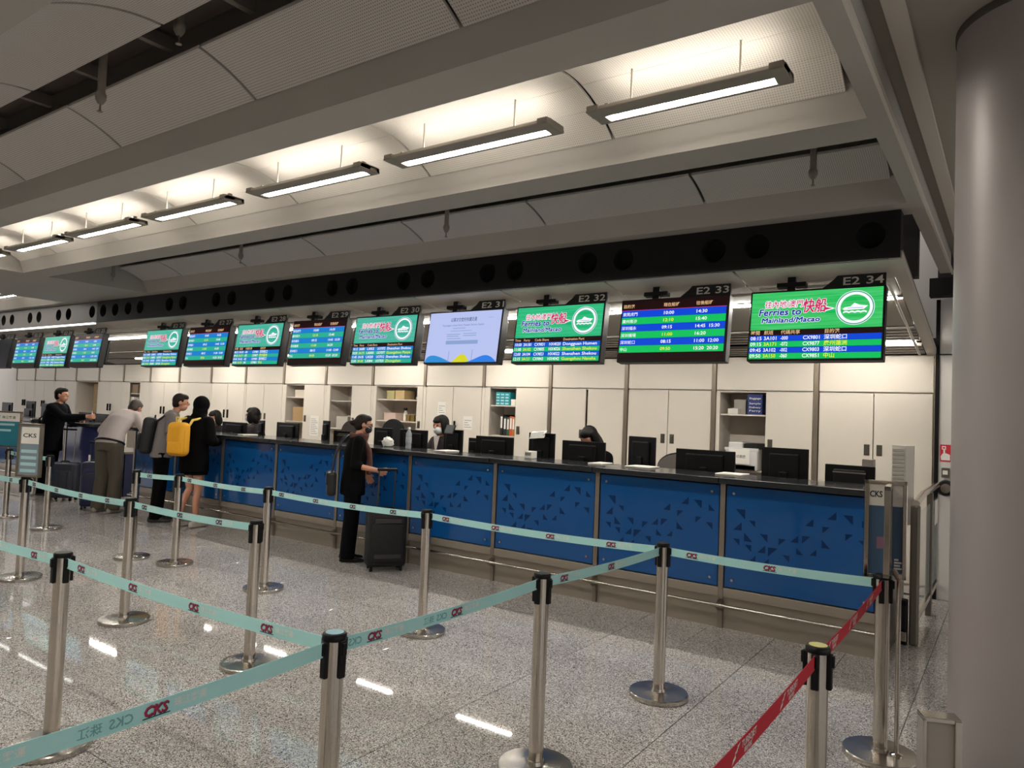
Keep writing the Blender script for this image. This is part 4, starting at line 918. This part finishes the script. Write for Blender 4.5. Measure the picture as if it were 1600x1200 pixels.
box_on(-7.98, -7.90, 1.476, 1.58, mat('gold_tin', '#9c8450', .35, .6), 'gold tin on the lower shelf of the open cabinet', 'tin'); box_on(-7.88, -7.80, 1.476, 1.58, mat('brass_tin', '#8c7440', .35, .6), 'second gold tin on the lower shelf', 'tin'); box_on(-7.76, -7.67, 1.476, 1.57, WB, 'small white carton at the right of the lower shelf')
sb = thing('spray_bottle', 'white spray bottle with a dark head in the open cabinet', 'bottle', (-8.13, WY+.22, 1.476)); MB().lathe([(.035, 0), (.038, .01), (.038, .11), (.015, .16), (.015, .17)], (-8.13, WY+.22, 1.476), 20).build('bottle_body', M_PAPER, sb, smooth=40); MB().box(-8.17, -8.11, WY+.20, WY+.24, 1.645, 1.69, .006).build('spray_head', M_PLASTIC2, sb)
box_on(-9.60, -9.32, 1.301, 1.50, mat('grey_lined_box', '#b7afa6', .6), 'grey lined box on the lower shelf of the nearly empty cabinet', lid=False)
box_on(-10.73, -10.40, 1.811, 1.94, mat('white_carton', '#c9bfae', .7), 'long white carton on the top shelf above the cardboard box'); box_on(-10.77, -10.39, 1.376, 1.63, KR, 'large kraft cardboard box on the lower shelf')
box_on(-16.45, -16.2, 1.781, 1.98, mat('brown_frame', '#8a7660', .6), 'brown framed box in the far niche', lid=False); box_on(-16.5, -16.36, 1.551, 1.70, M_PAPER, 'white box in the far niche', lid=False)
def notice(x0, x1, z0, z1, label, lines=6):
    t = thing('paper_notice', label, 'notice', ((x0+x1)/2, WY-.002, z0), group='paper notices on cabinet doors'); MB().box(x0, x1, WY-.003, WY-.001, z0, z1).build('sheet', M_PAPER, t)
    q = MB(); h = (z1-z0)/(lines+2)
    for i in range(lines): q.box(x0+.02, x1-.02-.03*(i % 3), WY-.0036, WY-.003, z0+h*(i+1), z0+h*(i+1)+h*.25)
    q.build('printed_lines', M_GREYPR, t)
notice(-10.20, -9.98, 1.14, 1.49, 'tall white notice on the door beside the cardboard box cabinet', 9)
notice(-7.26, -7.10, 1.60, 1.80, 'small white notice above the bob-haired staff member', 4); notice(-6.75, -6.58, 1.40, 1.60, 'faint white notice on the right door behind the bob-haired staff', 4)

# ================================================================= PEOPLE
def person(label, loc, rz, H, cfg):
    k = H/1.70
    t = thing('person', label, 'person', loc, rz)
    def V(p): return (p[0]*k, p[1]*k, p[2]*k)
    ln = [R(a) for a in cfg.get('lean', (0, 0, 0, 5))]
    pel = Vector(cfg.get('pelvis', (0, 0, .93)))
    def stp(p, L, a): return p+Vector((0, math.sin(a)*L, math.cos(a)*L))
    wai = stp(pel, .15, ln[0]); che = stp(wai, .20, ln[1]); nek = stp(che, .19, ln[2]); sho = stp(che, .135, ln[2])
    hed = stp(nek, .135, ln[3])+Vector((0, .02, 0))
    s = cfg.get('build', 1.0)
    sw = .165*s
    arms = cfg.get('arms', (((-.235, -.03, 1.13), (-.25, .05, .88)), ((.235, -.03, 1.13), (.25, .05, .88))))
    legs = cfg.get('legs', (((-.095, .0, .50), (-.10, -.03, .085)), ((.095, .0, .50), (.10, -.03, .085))))
    toes = cfg.get('toes', 6)
    # --- body, one continuous skin surface
    b = MB()
    b.loft([(V(pel-Vector((0, 0, .06))), .125*k*s, .09*k*s, -ln[0]), (V(pel), .145*k*s, .10*k*s, -ln[0]), (V(wai), .12*k*s, .085*k*s, -ln[0]), (V(che), .14*k*s, .095*k*s, -ln[1]), (V(sho), .15*k*s, .075*k*s, -ln[2]), (V(nek), .05*k, .05*k, -ln[2])])
    b.chain([(*V(nek-Vector((0, .0, .02))), .052*k), (*V(hed-Vector((0, .02, .03))), .048*k)])
    Mh = Matrix.Translation(Vector(V(hed))) @ Matrix.Rotation(R(cfg.get('head_yaw', 0)), 4, 'Z') @ Matrix.Rotation(R(-cfg.get('head_nod', 0)), 4, 'X') @ Matrix.Scale(k, 4)
    hb = MB(); hb.ell((0, -.004, .018), (.074, .094, .098)); hb.ell((0, .028, -.05), (.056, .064, .06)); hb.ell((0, .098, -.006), (.012, .018, .024), 8, 6); hb.ell((0, .086, -.052), (.022, .010, .008), 8, 6)
    for sd in (-1, 1): hb.ell((sd*.076, -.004, -.004), (.010, .019, .030), 8, 6)
    b.add(hb.v, hb.f, Mh)
    hands = cfg.get('hands', ((0, .35, -1), (0, .35, -1)))
    for i, sd in enumerate((-1, 1)):
        sh = Vector((sd*sw, sho.y, sho.z-.012)); el = Vector(arms[i][0]); wr = Vector(arms[i][1])
        b.chain([(*V(sh), .047*k*s), (*V(el), .037*k), (*V(wr), .027*k)])
        d = Vector(hands[i]).normalized(); n_ = Vector((-sd, 0, .15)); n_ = (n_-d*n_.dot(d)).normalized(); sdv = d.cross(n_)
        pa = wr+d*.045; pb = wr+d*.085
        for q in (-1, 0, 1): b.chain([(*V(wr+sdv*.008*q), .018*k), (*V(pb+sdv*.026*q), .014*k)])
        cu = cfg.get('curl', (.35, .35))[i]
        for q, (o_, L_) in enumerate(((-.036, .058), (-.012, .070), (.012, .066), (.036, .052))):
            p0 = pb+sdv*o_; p1 = p0+(d*math.cos(cu)+n_*math.sin(cu))*L_*.5; p2 = p1+(d*math.cos(2.2*cu)+n_*math.sin(2.2*cu))*L_*.5
            b.chain([(*V(p0), .0095*k), (*V(p1), .0088*k), (*V(p2), .0075*k)])
        p0 = wr+d*.03-sdv*.022; p1 = p0+(d*.6-sdv*.8+n_*.3)*.036; p2 = p1+(d*.9-sdv*.2+n_*.5)*.028
        b.chain([(*V(p0), .012*k), (*V(p1), .0105*k), (*V(p2), .0085*k)])
        hp = Vector((sd*.08*s, pel.y, pel.z-.02)); kn = Vector(legs[i][0]); an = Vector(legs[i][1])
        b.chain([(*V(hp), .082*k*s), (*V(kn), .052*k), (*V((kn+an)/2+Vector((0, -.012, .05))), .047*k), (*V(an), .034*k)])
        ta = R(toes); b.chain([(*V(an+Vector((0, -.02, -.05))), .028*k), (*V(an+Vector((sd*math.sin(ta)*.12, .12*math.cos(ta), -.062))), .018*k)])
    body = remesh(b, 'body', cfg.get('skin', M_SKIN), t, cfg.get('vox', .008), 3)
    ey = MB()
    for sd in (-1, 1):
        e = MB(); e.ell((sd*.031, .083, .012), (.013, .008, .008), 8, 6); eo = MB(); eo.add(e.v, e.f, Mh); eo.build('eye', M_EYE, t, smooth=60, local=True)
    # --- trousers, shorts or skirt
    bt = cfg.get('bottom', ('trousers', M_BLACK)); g = cfg.get('loose', .018)
    bm_ = MB()
    bm_.loft([(V(pel+Vector((0, 0, -.10))), (.135+g)*k*s, (.105+g)*k*s, 0), (V(pel), (.148+g)*k*s, (.108+g)*k*s, -ln[0]*.5), (V(wai), (.125+g)*k*s, (.09+g)*k*s, -ln[0])])
    for i, sd in enumerate((-1, 1)):
        hp = Vector((sd*.08*s, pel.y, pel.z-.03)); kn = Vector(legs[i][0]); an = Vector(legs[i][1])
        if bt[0] == 'trousers': bm_.chain([(*V(hp), (.082+g)*k*s), (*V(kn), (.056+g*1.3)*k)]); bm_.cyl(V(kn), V(an+Vector((0, 0, -.045))), (.056+g*1.3)*k, (.048+g*1.5)*k, 14)
        else: e = hp+(kn-hp)*.52; bm_.cyl(V(hp), V(e), (.084+g)*k*s, (.082+g*1.6)*k*s, 16)
    remesh(bm_, 'trousers' if bt[0] == 'trousers' else 'shorts', bt[1], t, .012, 4)
    # --- upper garment
    ut = cfg.get('top', ('long', M_BLACK, .10)); sl_, um, hem = ut[:3]; ug = cfg.get('top_loose', .026)
    u = MB(); d0 = Vector((0, -math.sin(ln[0])*hem, -math.cos(ln[0])*hem)) if hem < .12 else Vector((0, 0, -hem))
    u.loft([(V(pel+d0), (.155+ug)*k*s, (.115+ug)*k*s, -ln[0]*.6), (V(pel), (.150+ug)*k*s, (.110+ug)*k*s, -ln[0]), (V(wai), (.132+ug)*k*s, (.10+ug)*k*s, -ln[0]), (V(che), (.152+ug*.9)*k*s, (.108+ug*.8)*k*s, -ln[1]), (V(sho), (.165+ug*.4)*k*s, (.082+ug*.7)*k*s, -ln[2]), (V(nek+Vector((0, 0, .005))), .068*k, .064*k, -ln[2])], 24)
    for i, sd in enumerate((-1, 1)):
        sh = Vector((sd*sw, sho.y, sho.z-.015)); el = Vector(arms[i][0]); wr = Vector(arms[i][1])
        u.chain([(*V(nek+Vector((sd*.03, -.005, -.035))), .056*k), (*V(sh+Vector((-sd*.02, 0, .012))), .060*k*s)])
        if sl_ == 'long': u.chain([(*V(sh), (.048+ug*.6)*k*s), (*V(el), (.042+ug*.6)*k)]); u.cyl(V(el), V(wr), (.042+ug*.7)*k, (.032+ug*.5)*k, 14)
        elif sl_ == 'three': u.chain([(*V(sh), (.048+ug*.6)*k*s), (*V(el), (.042+ug*.6)*k)]); u.cyl(V(el), V(el+(wr-el)*.35), (.042+ug*.7)*k, (.038+ug*.5)*k, 14)
        else: u.ell(V(sh), (.055+ug*.7)*k*s); u.cyl(V(sh), V(sh+(el-sh)*.72), (.054+ug*.7)*k*s, (.054+ug*.6)*k, 14)
    remesh(u, cfg.get('top_name', 'jacket'), um, t, .012, 8)
    # --- shoes
    for i, sd in enumerate((-1, 1)):
        an = Vector(legs[i][1]); ta = R(toes); f = Vector((sd*math.sin(ta), math.cos(ta), 0)); sm = MB(); z0 = an.z-.085
        for d_, r_, h_ in ((-.05, .040, .075), (.0, .042, .085), (.06, .046, .06), (.12, .045, .045), (.165, .036, .035)):
            c = an+f*d_; sm.loft([(V((c.x, c.y, z0+.004)), r_*k, r_*1.1*k, 0), (V((c.x, c.y, z0+h_)), r_*.8*k, r_*.9*k, 0)], 12)
        remesh(sm, 'shoe', cfg.get('shoes', M_PLASTIC), t, .012, 2)
    # --- hair, mask
    hs = cfg.get('hair', 'short'); hm_ = cfg.get('hair_mat', M_HAIR); h = MB()
    if hs == 'hood':
        h.ell((0, -.02, .03), (.105, .118, .118)); h.ell((0, -.04, -.07), (.10, .095, .13)); h.ell((0, -.06, -.16), (.125, .085, .10))
    else:
        h.ell((0, -.020, .030), (.083, .096, .096)); h.ell((0, .03, .075), (.062, .058, .045)); h.ell((0, -.045, -.02), (.076, .062, .07))
    if hs == 'bun': h.ell((-.0, -.125, .0), (.036, .040, .034)); h.ell((-.03, -.15, .0), (.03, .03, .018)); h.ell((0, -.09, .01), (.04, .05, .04))
    if hs == 'bob':
        for sd in (-1, 1): h.ell((sd*.072, .0, -.03), (.026, .062, .10))
        h.ell((0, -.06, -.05), (.082, .050, .095)); h.ell((0, .066, .06), (.062, .030, .026))
    if hs == 'long':
        for sd in (-1, 1): h.ell((sd*.072, -.005, -.06), (.032, .062, .15))
        h.ell((0, -.06, -.10), (.092, .055, .18)); h.ell((.03, -.05, -.22), (.10, .06, .12))
    hh = MB(); hh.add(h.v, h.f, Mh); remesh(hh, 'hair', hm_, t, .010, 4)
    if cfg.get('mask'):
        m_ = MB(); m_.ell((0, .052, -.048), (.063, .060, .052)); mm = MB(); mm.add(m_.v, m_.f, Mh); mm.build('face_mask', mat('mask_fabric' if cfg['mask'] is True else 'mask_dark', '#cdd0d2' if cfg['mask'] is True else cfg['mask'], .7), t, smooth=60, local=True)
        st = MB()
        for sd in (-1, 1): st.tube([(sd*.05, .08, -.03), (sd*.078, .02, -.01), (sd*.082, -.004, .0)], .003, 6)
        s2 = MB(); s2.add(st.v, st.f, Mh); s2.build('mask_strap', mat('mask_fabric', '#cdd0d2', .7), t, local=True)
    if cfg.get('glasses'):
        g_ = MB()
        for sd in (-1, 1):
            g_.tube([(sd*.033+.024*math.cos(a*math.pi/6), .098, .010+.018*math.sin(a*math.pi/6)) for a in range(13)], .0025, 6); g_.tube([(sd*.057, .096, .012), (sd*.084, .0, .012)], .0025, 6)
        g_.tube([(-.01, .1, .012), (.01, .1, .012)], .0025, 6); g2 = MB(); g2.add(g_.v, g_.f, Mh); g2.build('glasses', M_BLACK, t, local=True)
    t['_k'] = k
    return t, dict(k=k, pel=Vector(V(pel)), che=Vector(V(che)), nek=Vector(V(nek)), sho=Vector(V(sho)), hed=Vector(V(hed)), lean=ln[1])
def tw_(loc, rz, p): return Vector(loc)+Matrix.Rotation(rz, 3, 'Z') @ Vector(p)

NAVYB = mat('black_coat_cloth', '#08090d', .9, spec=.1, noise=(30, .3)); BLK = mat('black_cotton', '#080708', .9, spec=.1, noise=(30, .3)); GREYT = mat('grey_tshirt', '#76706e', .9, noise=(25, .08)); SHIRT = mat('pale_shirt', '#b1a6a2', .85, noise=(12, .06)); OLIVE = mat('olive_trousers', '#4c463b', .85, noise=(15, .08)); WSHOE = mat('pale_shoe', '#b9b1a6', .7)
# woman in black with the suitcase
LP1 = (-5.93, 5.52, 0); RP1 = R(-40)
p1, q1 = person('woman in black with tied-back hair and brown scarf, gripping a suitcase handle', LP1, RP1, 1.57, dict(
    arms=(((-.24, -.02, 1.14), (-.22, .16, 1.0)), ((.24, .0, 1.13), (.35, .24, 1.09))), hands=((.1, .5, -.8), (.35, .8, -.1)), curl=(.4, .75), hair='bun', hair_mat=M_HAIR2, top=('three', BLK, .16), bottom=('trousers', NAVYB), vox=.0065, lean=(2, 3, 8, 12), glasses=True, mask='#1d1a1c', top_loose=.03, loose=.024, head_nod=8, build=1.02))
sc_ = MB(); kk = q1['k']
for q in range(3):
    rr_ = (.088+.006*q)*kk; c = q1['nek']+Vector((0, .005, -.035+.022*q))
    sc_.tube([(c.x+rr_*math.cos(a*math.pi/9), c.y+rr_*.95*math.sin(a*math.pi/9), c.z+.008*math.sin(a*1.3+q)) for a in range(19)], .024*kk, 8)
sc_.tube([(.05, .09, q1['nek'].z-.05), (.07, .15, q1['nek'].z-.16), (.07, .165, q1['nek'].z-.30), (.075, .16, q1['nek'].z-.42)], [.03, .034, .034, .028], 8)
remesh(sc_, 'scarf', mat('brown_scarf', '#5d3a31', .9, noise=(40, .35)), p1, .011, 3)
hb_ = thing('shoulder_bag', 'dark shoulder bag hanging behind the woman in black', 'bag', tw_(LP1, RP1, (-.02, -.23, .70)), RP1)
MB().box(-.13, .13, -.05, .05, 0, .26, .03).build('bag_body', mat('bag_leather', '#1b1c18', .5), hb_, local=True); MB().box(-.125, .125, -.058, -.04, .12, .25, .01).build('flap', mat('bag_leather', '#1b1c18', .5), hb_, local=True)
MB().tube([(-.10, 0, .25), (-.09, .03, .45), (-.06, .10, .62), (.0, .17, .655), (.08, .10, .60), (.11, .03, .45), (.11, 0, .25)], .010, 8).build('strap', mat('strap_navy', '#16202f', .6), hb_, smooth=60, local=True)
def suitcase(label, loc, rz, w, d, h, m, hz, name='suitcase', strip=True, m2=None):
    t = thing(name, label, 'suitcase', loc, rz, group='wheeled suitcases')
    MB().box(-w/2, w/2, -d/2, d/2, .045, h, .04, seg=3).build('shell', m, t, smooth=40, local=True)
    MB().box(-w*.40, w*.40, -d/2-.028, -d/2+.02, .10, h*.80, .02, seg=2).build('front_pocket', m, t, smooth=40, local=True)
    if strip:
        for z_ in (.14, h*.80): MB().box(-w*.34, w*.34, -d/2-.033, -d/2-.02, z_, z_+.045, .004).build('pocket_strip', m2, t, local=True)
    else:
        for q in range(3): MB().box(-w*.3+w*.3*q-.012, -w*.3+w*.3*q+.012, -d/2-.033, -d/2-.02, .13, h*.77, .004).build('shell_rib', m2, t, local=True)
    MB().tube([(-w*.47, -d*.28, .09), (-w*.47, -d*.28, h-.06)], .007, 6).build('zip', M_STEEL_D, t, local=True)
    for sx in (-1, 1):
        for sy in (-1, 1): MB().cyl((sx*w*.38-.014, sy*d*.34, .026), (sx*w*.38+.014, sy*d*.34, .026), .026, n=16).build('wheel', M_PLASTIC, t, smooth=40, local=True)
        MB().cyl((sx*.085, d*.33, h-.06), (sx*.085, d*.33, hz), .008, n=10).build('handle_rod', m2 if strip else M_STEEL, t, smooth=40, local=True)
    MB().box(-.105, .105, d*.33-.016, d*.33+.016, hz-.012, hz+.018, .008).build('grip', M_PLASTIC, t, local=True)
    MB().tube([(-.08, 0, h-.01), (-.05, 0, h+.02), (.05, 0, h+.02), (.08, 0, h-.01)], .011, 8).build('carry_handle', M_PLASTIC, t, smooth=60, local=True)
    return t
suitcase('large black upright suitcase beside the woman in black', (-5.34, 5.46, 0), R(54), .40, .25, .62, mat('suitcase_nylon', '#121112', .7, noise=(60, .2)), 1.02, m2=mat('suitcase_trim', '#2d2a2a', .6))
# traveller with yellow backpack
LP2 = (-8.93, 5.48, 0); RP2 = R(14)
p2, q2 = person('bare-legged traveller in black hooded top and shorts, seen from behind', LP2, RP2, 1.69, dict(hair='hood', hair_mat=BLK, top=('long', BLK, .20), bottom=('shorts', BLK), top_loose=.045, arms=(((-.26, .02, 1.15), (-.16, .22, 1.12)), ((.26, .02, 1.15), (.18, .22, 1.12))), hands=((.3, .8, 0), (-.3, .8, 0)), shoes=WSHOE, lean=(2, 3, 8, 12),
    legs=(((-.07, .03, .50), (-.12, -.10, .085)), ((.10, .0, .50), (.09, -.02, .085))), head_yaw=10, top_name='hooded_top', build=1.05))
YEL = mat('yellow_canvas', '#e0a11c', .7, noise=(30, .06)); YEL2 = mat('pale_yellow_strap', '#e3c35a', .7)
bp = thing('backpack', 'bright yellow rounded backpack on the hooded traveller\'s back', 'backpack', tw_(LP2, RP2, (-.03, -.25, .94)), RP2)
MB().box(-.15, .15, -.085, .075, 0, .44, .07, seg=4).build('main_compartment', YEL, bp, smooth=50, local=True)
MB().box(-.105, .105, -.10, -.06, .03, .19, .022, seg=3).build('front_pocket', YEL, bp, smooth=50, local=True)
MB().tube([(-.138, -.045, .05), (-.138, -.045, .34), (-.10, -.045, .395), (.10, -.045, .395), (.138, -.045, .34), (.138, -.045, .05)], .005, 6).build('zip', mat('ochre_zip', '#b47f12', .6), bp, local=True)
for sx in (-1, 1):
    MB().tube([(sx*.03, -.02, .39), (sx*.03, -.03, .50)], .009, 8).build('carry_loop', YEL2, bp, local=True)
    MB().tube([(sx*.09, .055, .37), (sx*.115, .10, .47), (sx*.12, .22, .49), (sx*.125, .35, .40)], [.014, .018, .018, .014], 8).build('shoulder_strap', YEL2, bp, smooth=60, local=True)
MB().tube([(-.03, -.03, .50), (.03, -.03, .50)], .009, 8).build('carry_loop', YEL2, bp, local=True)
MB().cyl((0, -.0765, .285), (0, -.079, .285), .021, n=18).build('round_patch', mat('patch_red', '#a63a2a', .6), bp, local=True)
# man in grey t-shirt with black backpack
LP3 = (-9.62, 5.42, 0); RP3 = R(-34)
p3, q3 = person('man in grey t-shirt and black trousers leaning towards the hooded traveller', LP3, RP3, 1.76, dict(top=('short', GREYT, .09), bottom=('trousers', BLK), lean=(4, 12, 24, 20), arms=(((-.25, .10, 1.10), (-.10, .30, 1.10)), ((.26, .10, 1.08), (.10, .30, 1.12))), hands=((.7, .5, 0), (-.7, .5, 0)), shoes=mat('dark_shoe', '#2a2523', .6), hair_mat=M_HAIR2, top_name='t_shirt', head_nod=8))
b3 = thing('backpack', 'black backpack worn by the man in grey t-shirt', 'backpack', tw_(LP3, RP3, (0, -.20, .92)), RP3, rx=R(-6))
BB = mat('black_nylon', '#15161a', .6, noise=(40, .2))
MB().box(-.15, .15, -.09, .075, 0, .50, .06, seg=4).build('main_compartment', BB, b3, smooth=50, local=True); MB().box(-.11, .11, -.13, -.07, .05, .27, .03, seg=3).build('front_pocket', BB, b3, smooth=50, local=True); MB().tube([(-.04, .04, .49), (-.03, .04, .53), (.03, .04, .53), (.04, .04, .49)], .009, 8).build('carry_loop', BB, b3, local=True)
for sx in (-1, 1): MB().tube([(sx*.09, .06, .44), (sx*.12, .16, .54), (sx*.13, .30, .52), (sx*.135, .36, .38), (sx*.15, .30, .20)], .016, 8).build('shoulder_strap', BB, b3, smooth=60, local=True)
MB().box(-.03, .02, -.134, -.128, .19, .20).build('logo_tag', M_WHITE, b3, local=True)
# man in pale shirt bending over the counter
LP4 = (-10.80, 5.32, 0); RP4 = R(24)
p4, q4 = person('man in pale shirt and olive trousers bending over the counter', LP4, RP4, 1.80, dict(top=('long', SHIRT, .02), bottom=('trousers', OLIVE), lean=(22, 38, 50, 62), pelvis=(0, -.04, .95), arms=(((-.34, .20, 1.10), (-.20, .42, 1.15)), ((.32, .24, 1.10), (.16, .46, 1.18))), hands=((.6, .7, 0), (-.6, .7, 0)), shoes=mat('pale_sole_shoe', '#8f877c', .6), hair_mat=mat('greying_hair', '#3a3029', .6, noise=(60, .3)), top_name='shirt', loose=.026, head_nod=35, build=1.06,
    legs=(((-.11, .0, .50), (-.13, -.04, .085)), ((.10, .0, .50), (.11, -.04, .085)))))
bl = MB(); kk = q4['k']; c = q4['pel']+Vector((0, .008, .012)); bl.tube([(c.x+.190*kk*math.cos(a*math.pi/12), c.y+.147*kk*math.sin(a*math.pi/12), c.z-.147*kk*math.sin(a*math.pi/12)*math.tan(R(20))) for a in range(25)], .016, 8); bl.build('belt', M_PLASTIC, p4, smooth=60, local=True)
# man in dark coat writing at the counter
LP5 = (-13.20, 5.50, 0); RP5 = R(-52)
p5, q5 = person('man in long dark coat reaching out to write on the far counter', LP5, RP5, 1.78, dict(top=('long', NAVYB, .22), bottom=('trousers', BLK), lean=(6, 10, 14, 8), arms=(((-.25, .16, 1.14), (-.10, .40, 1.16)), ((.25, .33, 1.24), (.14, .60, 1.27))), hands=((.5, .8, .0), (-.15, .9, .05)), curl=(.4, .6), shoes=mat('dark_shoe', '#2a2523', .6), hair_mat=M_HAIR, top_name='coat', vox=.0075, build=1.1, top_loose=.036))
pen = thing('pen', 'white pen held in the writing hand of the dark-coated man', 'pen', tw_(LP5, RP5, (.13, .72, 1.30))); a_ = tw_(LP5, RP5, (.12, .73, 1.30)); b2_ = a_+Vector((-.05, 0, .13)); MB().cyl(a_, b2_, .006, .006, 10).build('barrel', M_PAPER, pen); MB().cyl(a_, a_-(b2_-a_)*.12, .006, .001, 10).build('tip', M_PLASTIC, pen)
bg5 = thing('shoulder_bag', 'black shoulder bag on the back of the dark-coated man', 'bag', tw_(LP5, RP5, (-.02, -.20, .93)), RP5)
MB().box(-.17, .17, -.07, .07, 0, .34, .05, seg=3).build('bag_body', BB, bg5, smooth=50, local=True); MB().box(-.15, .15, -.085, -.05, .03, .20, .015).build('outer_pocket', BB, bg5, local=True); MB().tube([(-.10, .03, .32), (-.09, .14, .46), (-.03, .27, .56), (.06, .20, .50), (.11, .05, .33)], .014, 8).build('strap', BB, bg5, smooth=60, local=True)
suitcase('dark blue-grey hard-shell suitcase with tall handle beside the dark-coated man', (-12.43, 5.42, 0), R(40), .40, .26, .60, mat('suitcase_slate', '#2b2f3c', .35), 1.12, strip=False, m2=mat('suitcase_slate_rib', '#20242f', .4))
suitcase('dark navy suitcase with white tag left of the man in pale shirt', (-11.22, 5.30, 0), R(50), .30, .24, .70, mat('suitcase_navy', '#14173a', .5), .98, m2=mat('suitcase_navy_trim', '#232850', .5))
lt = thing('luggage_tag', 'white luggage tag on the navy suitcase', 'tag', (-11.11, 5.17, .72)); MB().box(-11.14, -11.08, 5.168, 5.172, .72, .81, .001).build('card', M_PAPER, lt); MB().tube([(-11.11, 5.17, .81), (-11.18, 5.26, .90)], .002, 6).build('loop', M_PLASTIC, lt)
# staff behind the counter
ST = mat('staff_jacket', '#1c1316', .8); 
SEAT = dict(legs=(((-.12, .34, .58), (-.12, .24, .16)), ((.12, .34, .58), (.12, .24, .16))), bottom=('trousers', BLK), arms=(((-.24, .14, .92), (-.14, .34, .88)), ((.24, .14, .92), (.14, .34, .88))), hands=((.1, 1, 0), (-.1, 1, 0)), pelvis=(0, 0, .70), lean=(4, 6, 10, 14))
def staff(label, loc, rz, H, dz=0, **kw):
    c = dict(SEAT); c.update(kw); t, q = person(label, loc, rz, H, c)
    k = q['k']; sh = MB(); sh.prism([(-.05*k, q['nek'].z+.005), (.05*k, q['nek'].z+.005), (.012*k, q['che'].z-.02)], q['che'].y+.128*k, q['che'].y+.137*k, 'y'); sh.build('blouse', mat('staff_blouse', '#cfc6c2', .8), t, local=True)
    sf = thing('office_chair', kw.get('chair_label', 'office chair under '+label), 'chair', loc, rz, group='staff chairs') if False else None
    return t
def stool(x, y, label):
    t = thing('office_stool', label, 'stool', (x, y, 0), group='staff stools'); MB().lathe([(.19, .55), (.20, .57), (.20, .60), (.17, .615)], (x, y, 0), 24).build('seat', M_PLASTIC2, t, smooth=40); MB().cyl((x, y, .02), (x, y, .55), .03, n=12).build('column', M_BLACK, t, smooth=40); MB().lathe([(.22, 0), (.22, .02), (.05, .04)], (x, y, 0), 24).build('base', M_BLACK, t, smooth=40)
def seat_pos(px_, y): return px_
staff('staff member with black bob hair and white face mask', (-5.98, 7.12, .03), R(172), 1.80, hair='bob', mask=True, top=('long', ST, .1), lean=(2, 4, 8, 10), head_nod=12); stool(-5.98, 7.12, 'stool under the bob-haired staff member')
staff('staff member with long black hair and head bowed behind a monitor', (-3.74, 7.05, .0), R(170), 1.80, hair='long', top=('long', BLK, .1), lean=(4, 8, 14, 24), head_nod=38); stool(-3.72, 7.0, 'stool under the bowed staff member')
staff('masked staff member with dark hair turned left, right of the far pair', (-9.85, 7.1, .02), R(120), 1.80, hair='bob', mask=True, top=('long', ST, .1), lean=(2, 4, 8, 10)); stool(-9.85, 7.1, 'stool under the right staff member of the far pair')
staff('masked staff member with dark hair, left of the far pair', (-10.9, 7.12, .0), R(185), 1.74, hair='bob', mask=True, top=('long', ST, .1), lean=(2, 4, 10, 14), head_nod=12); stool(-10.9, 7.12, 'stool under the left staff member of the far pair')
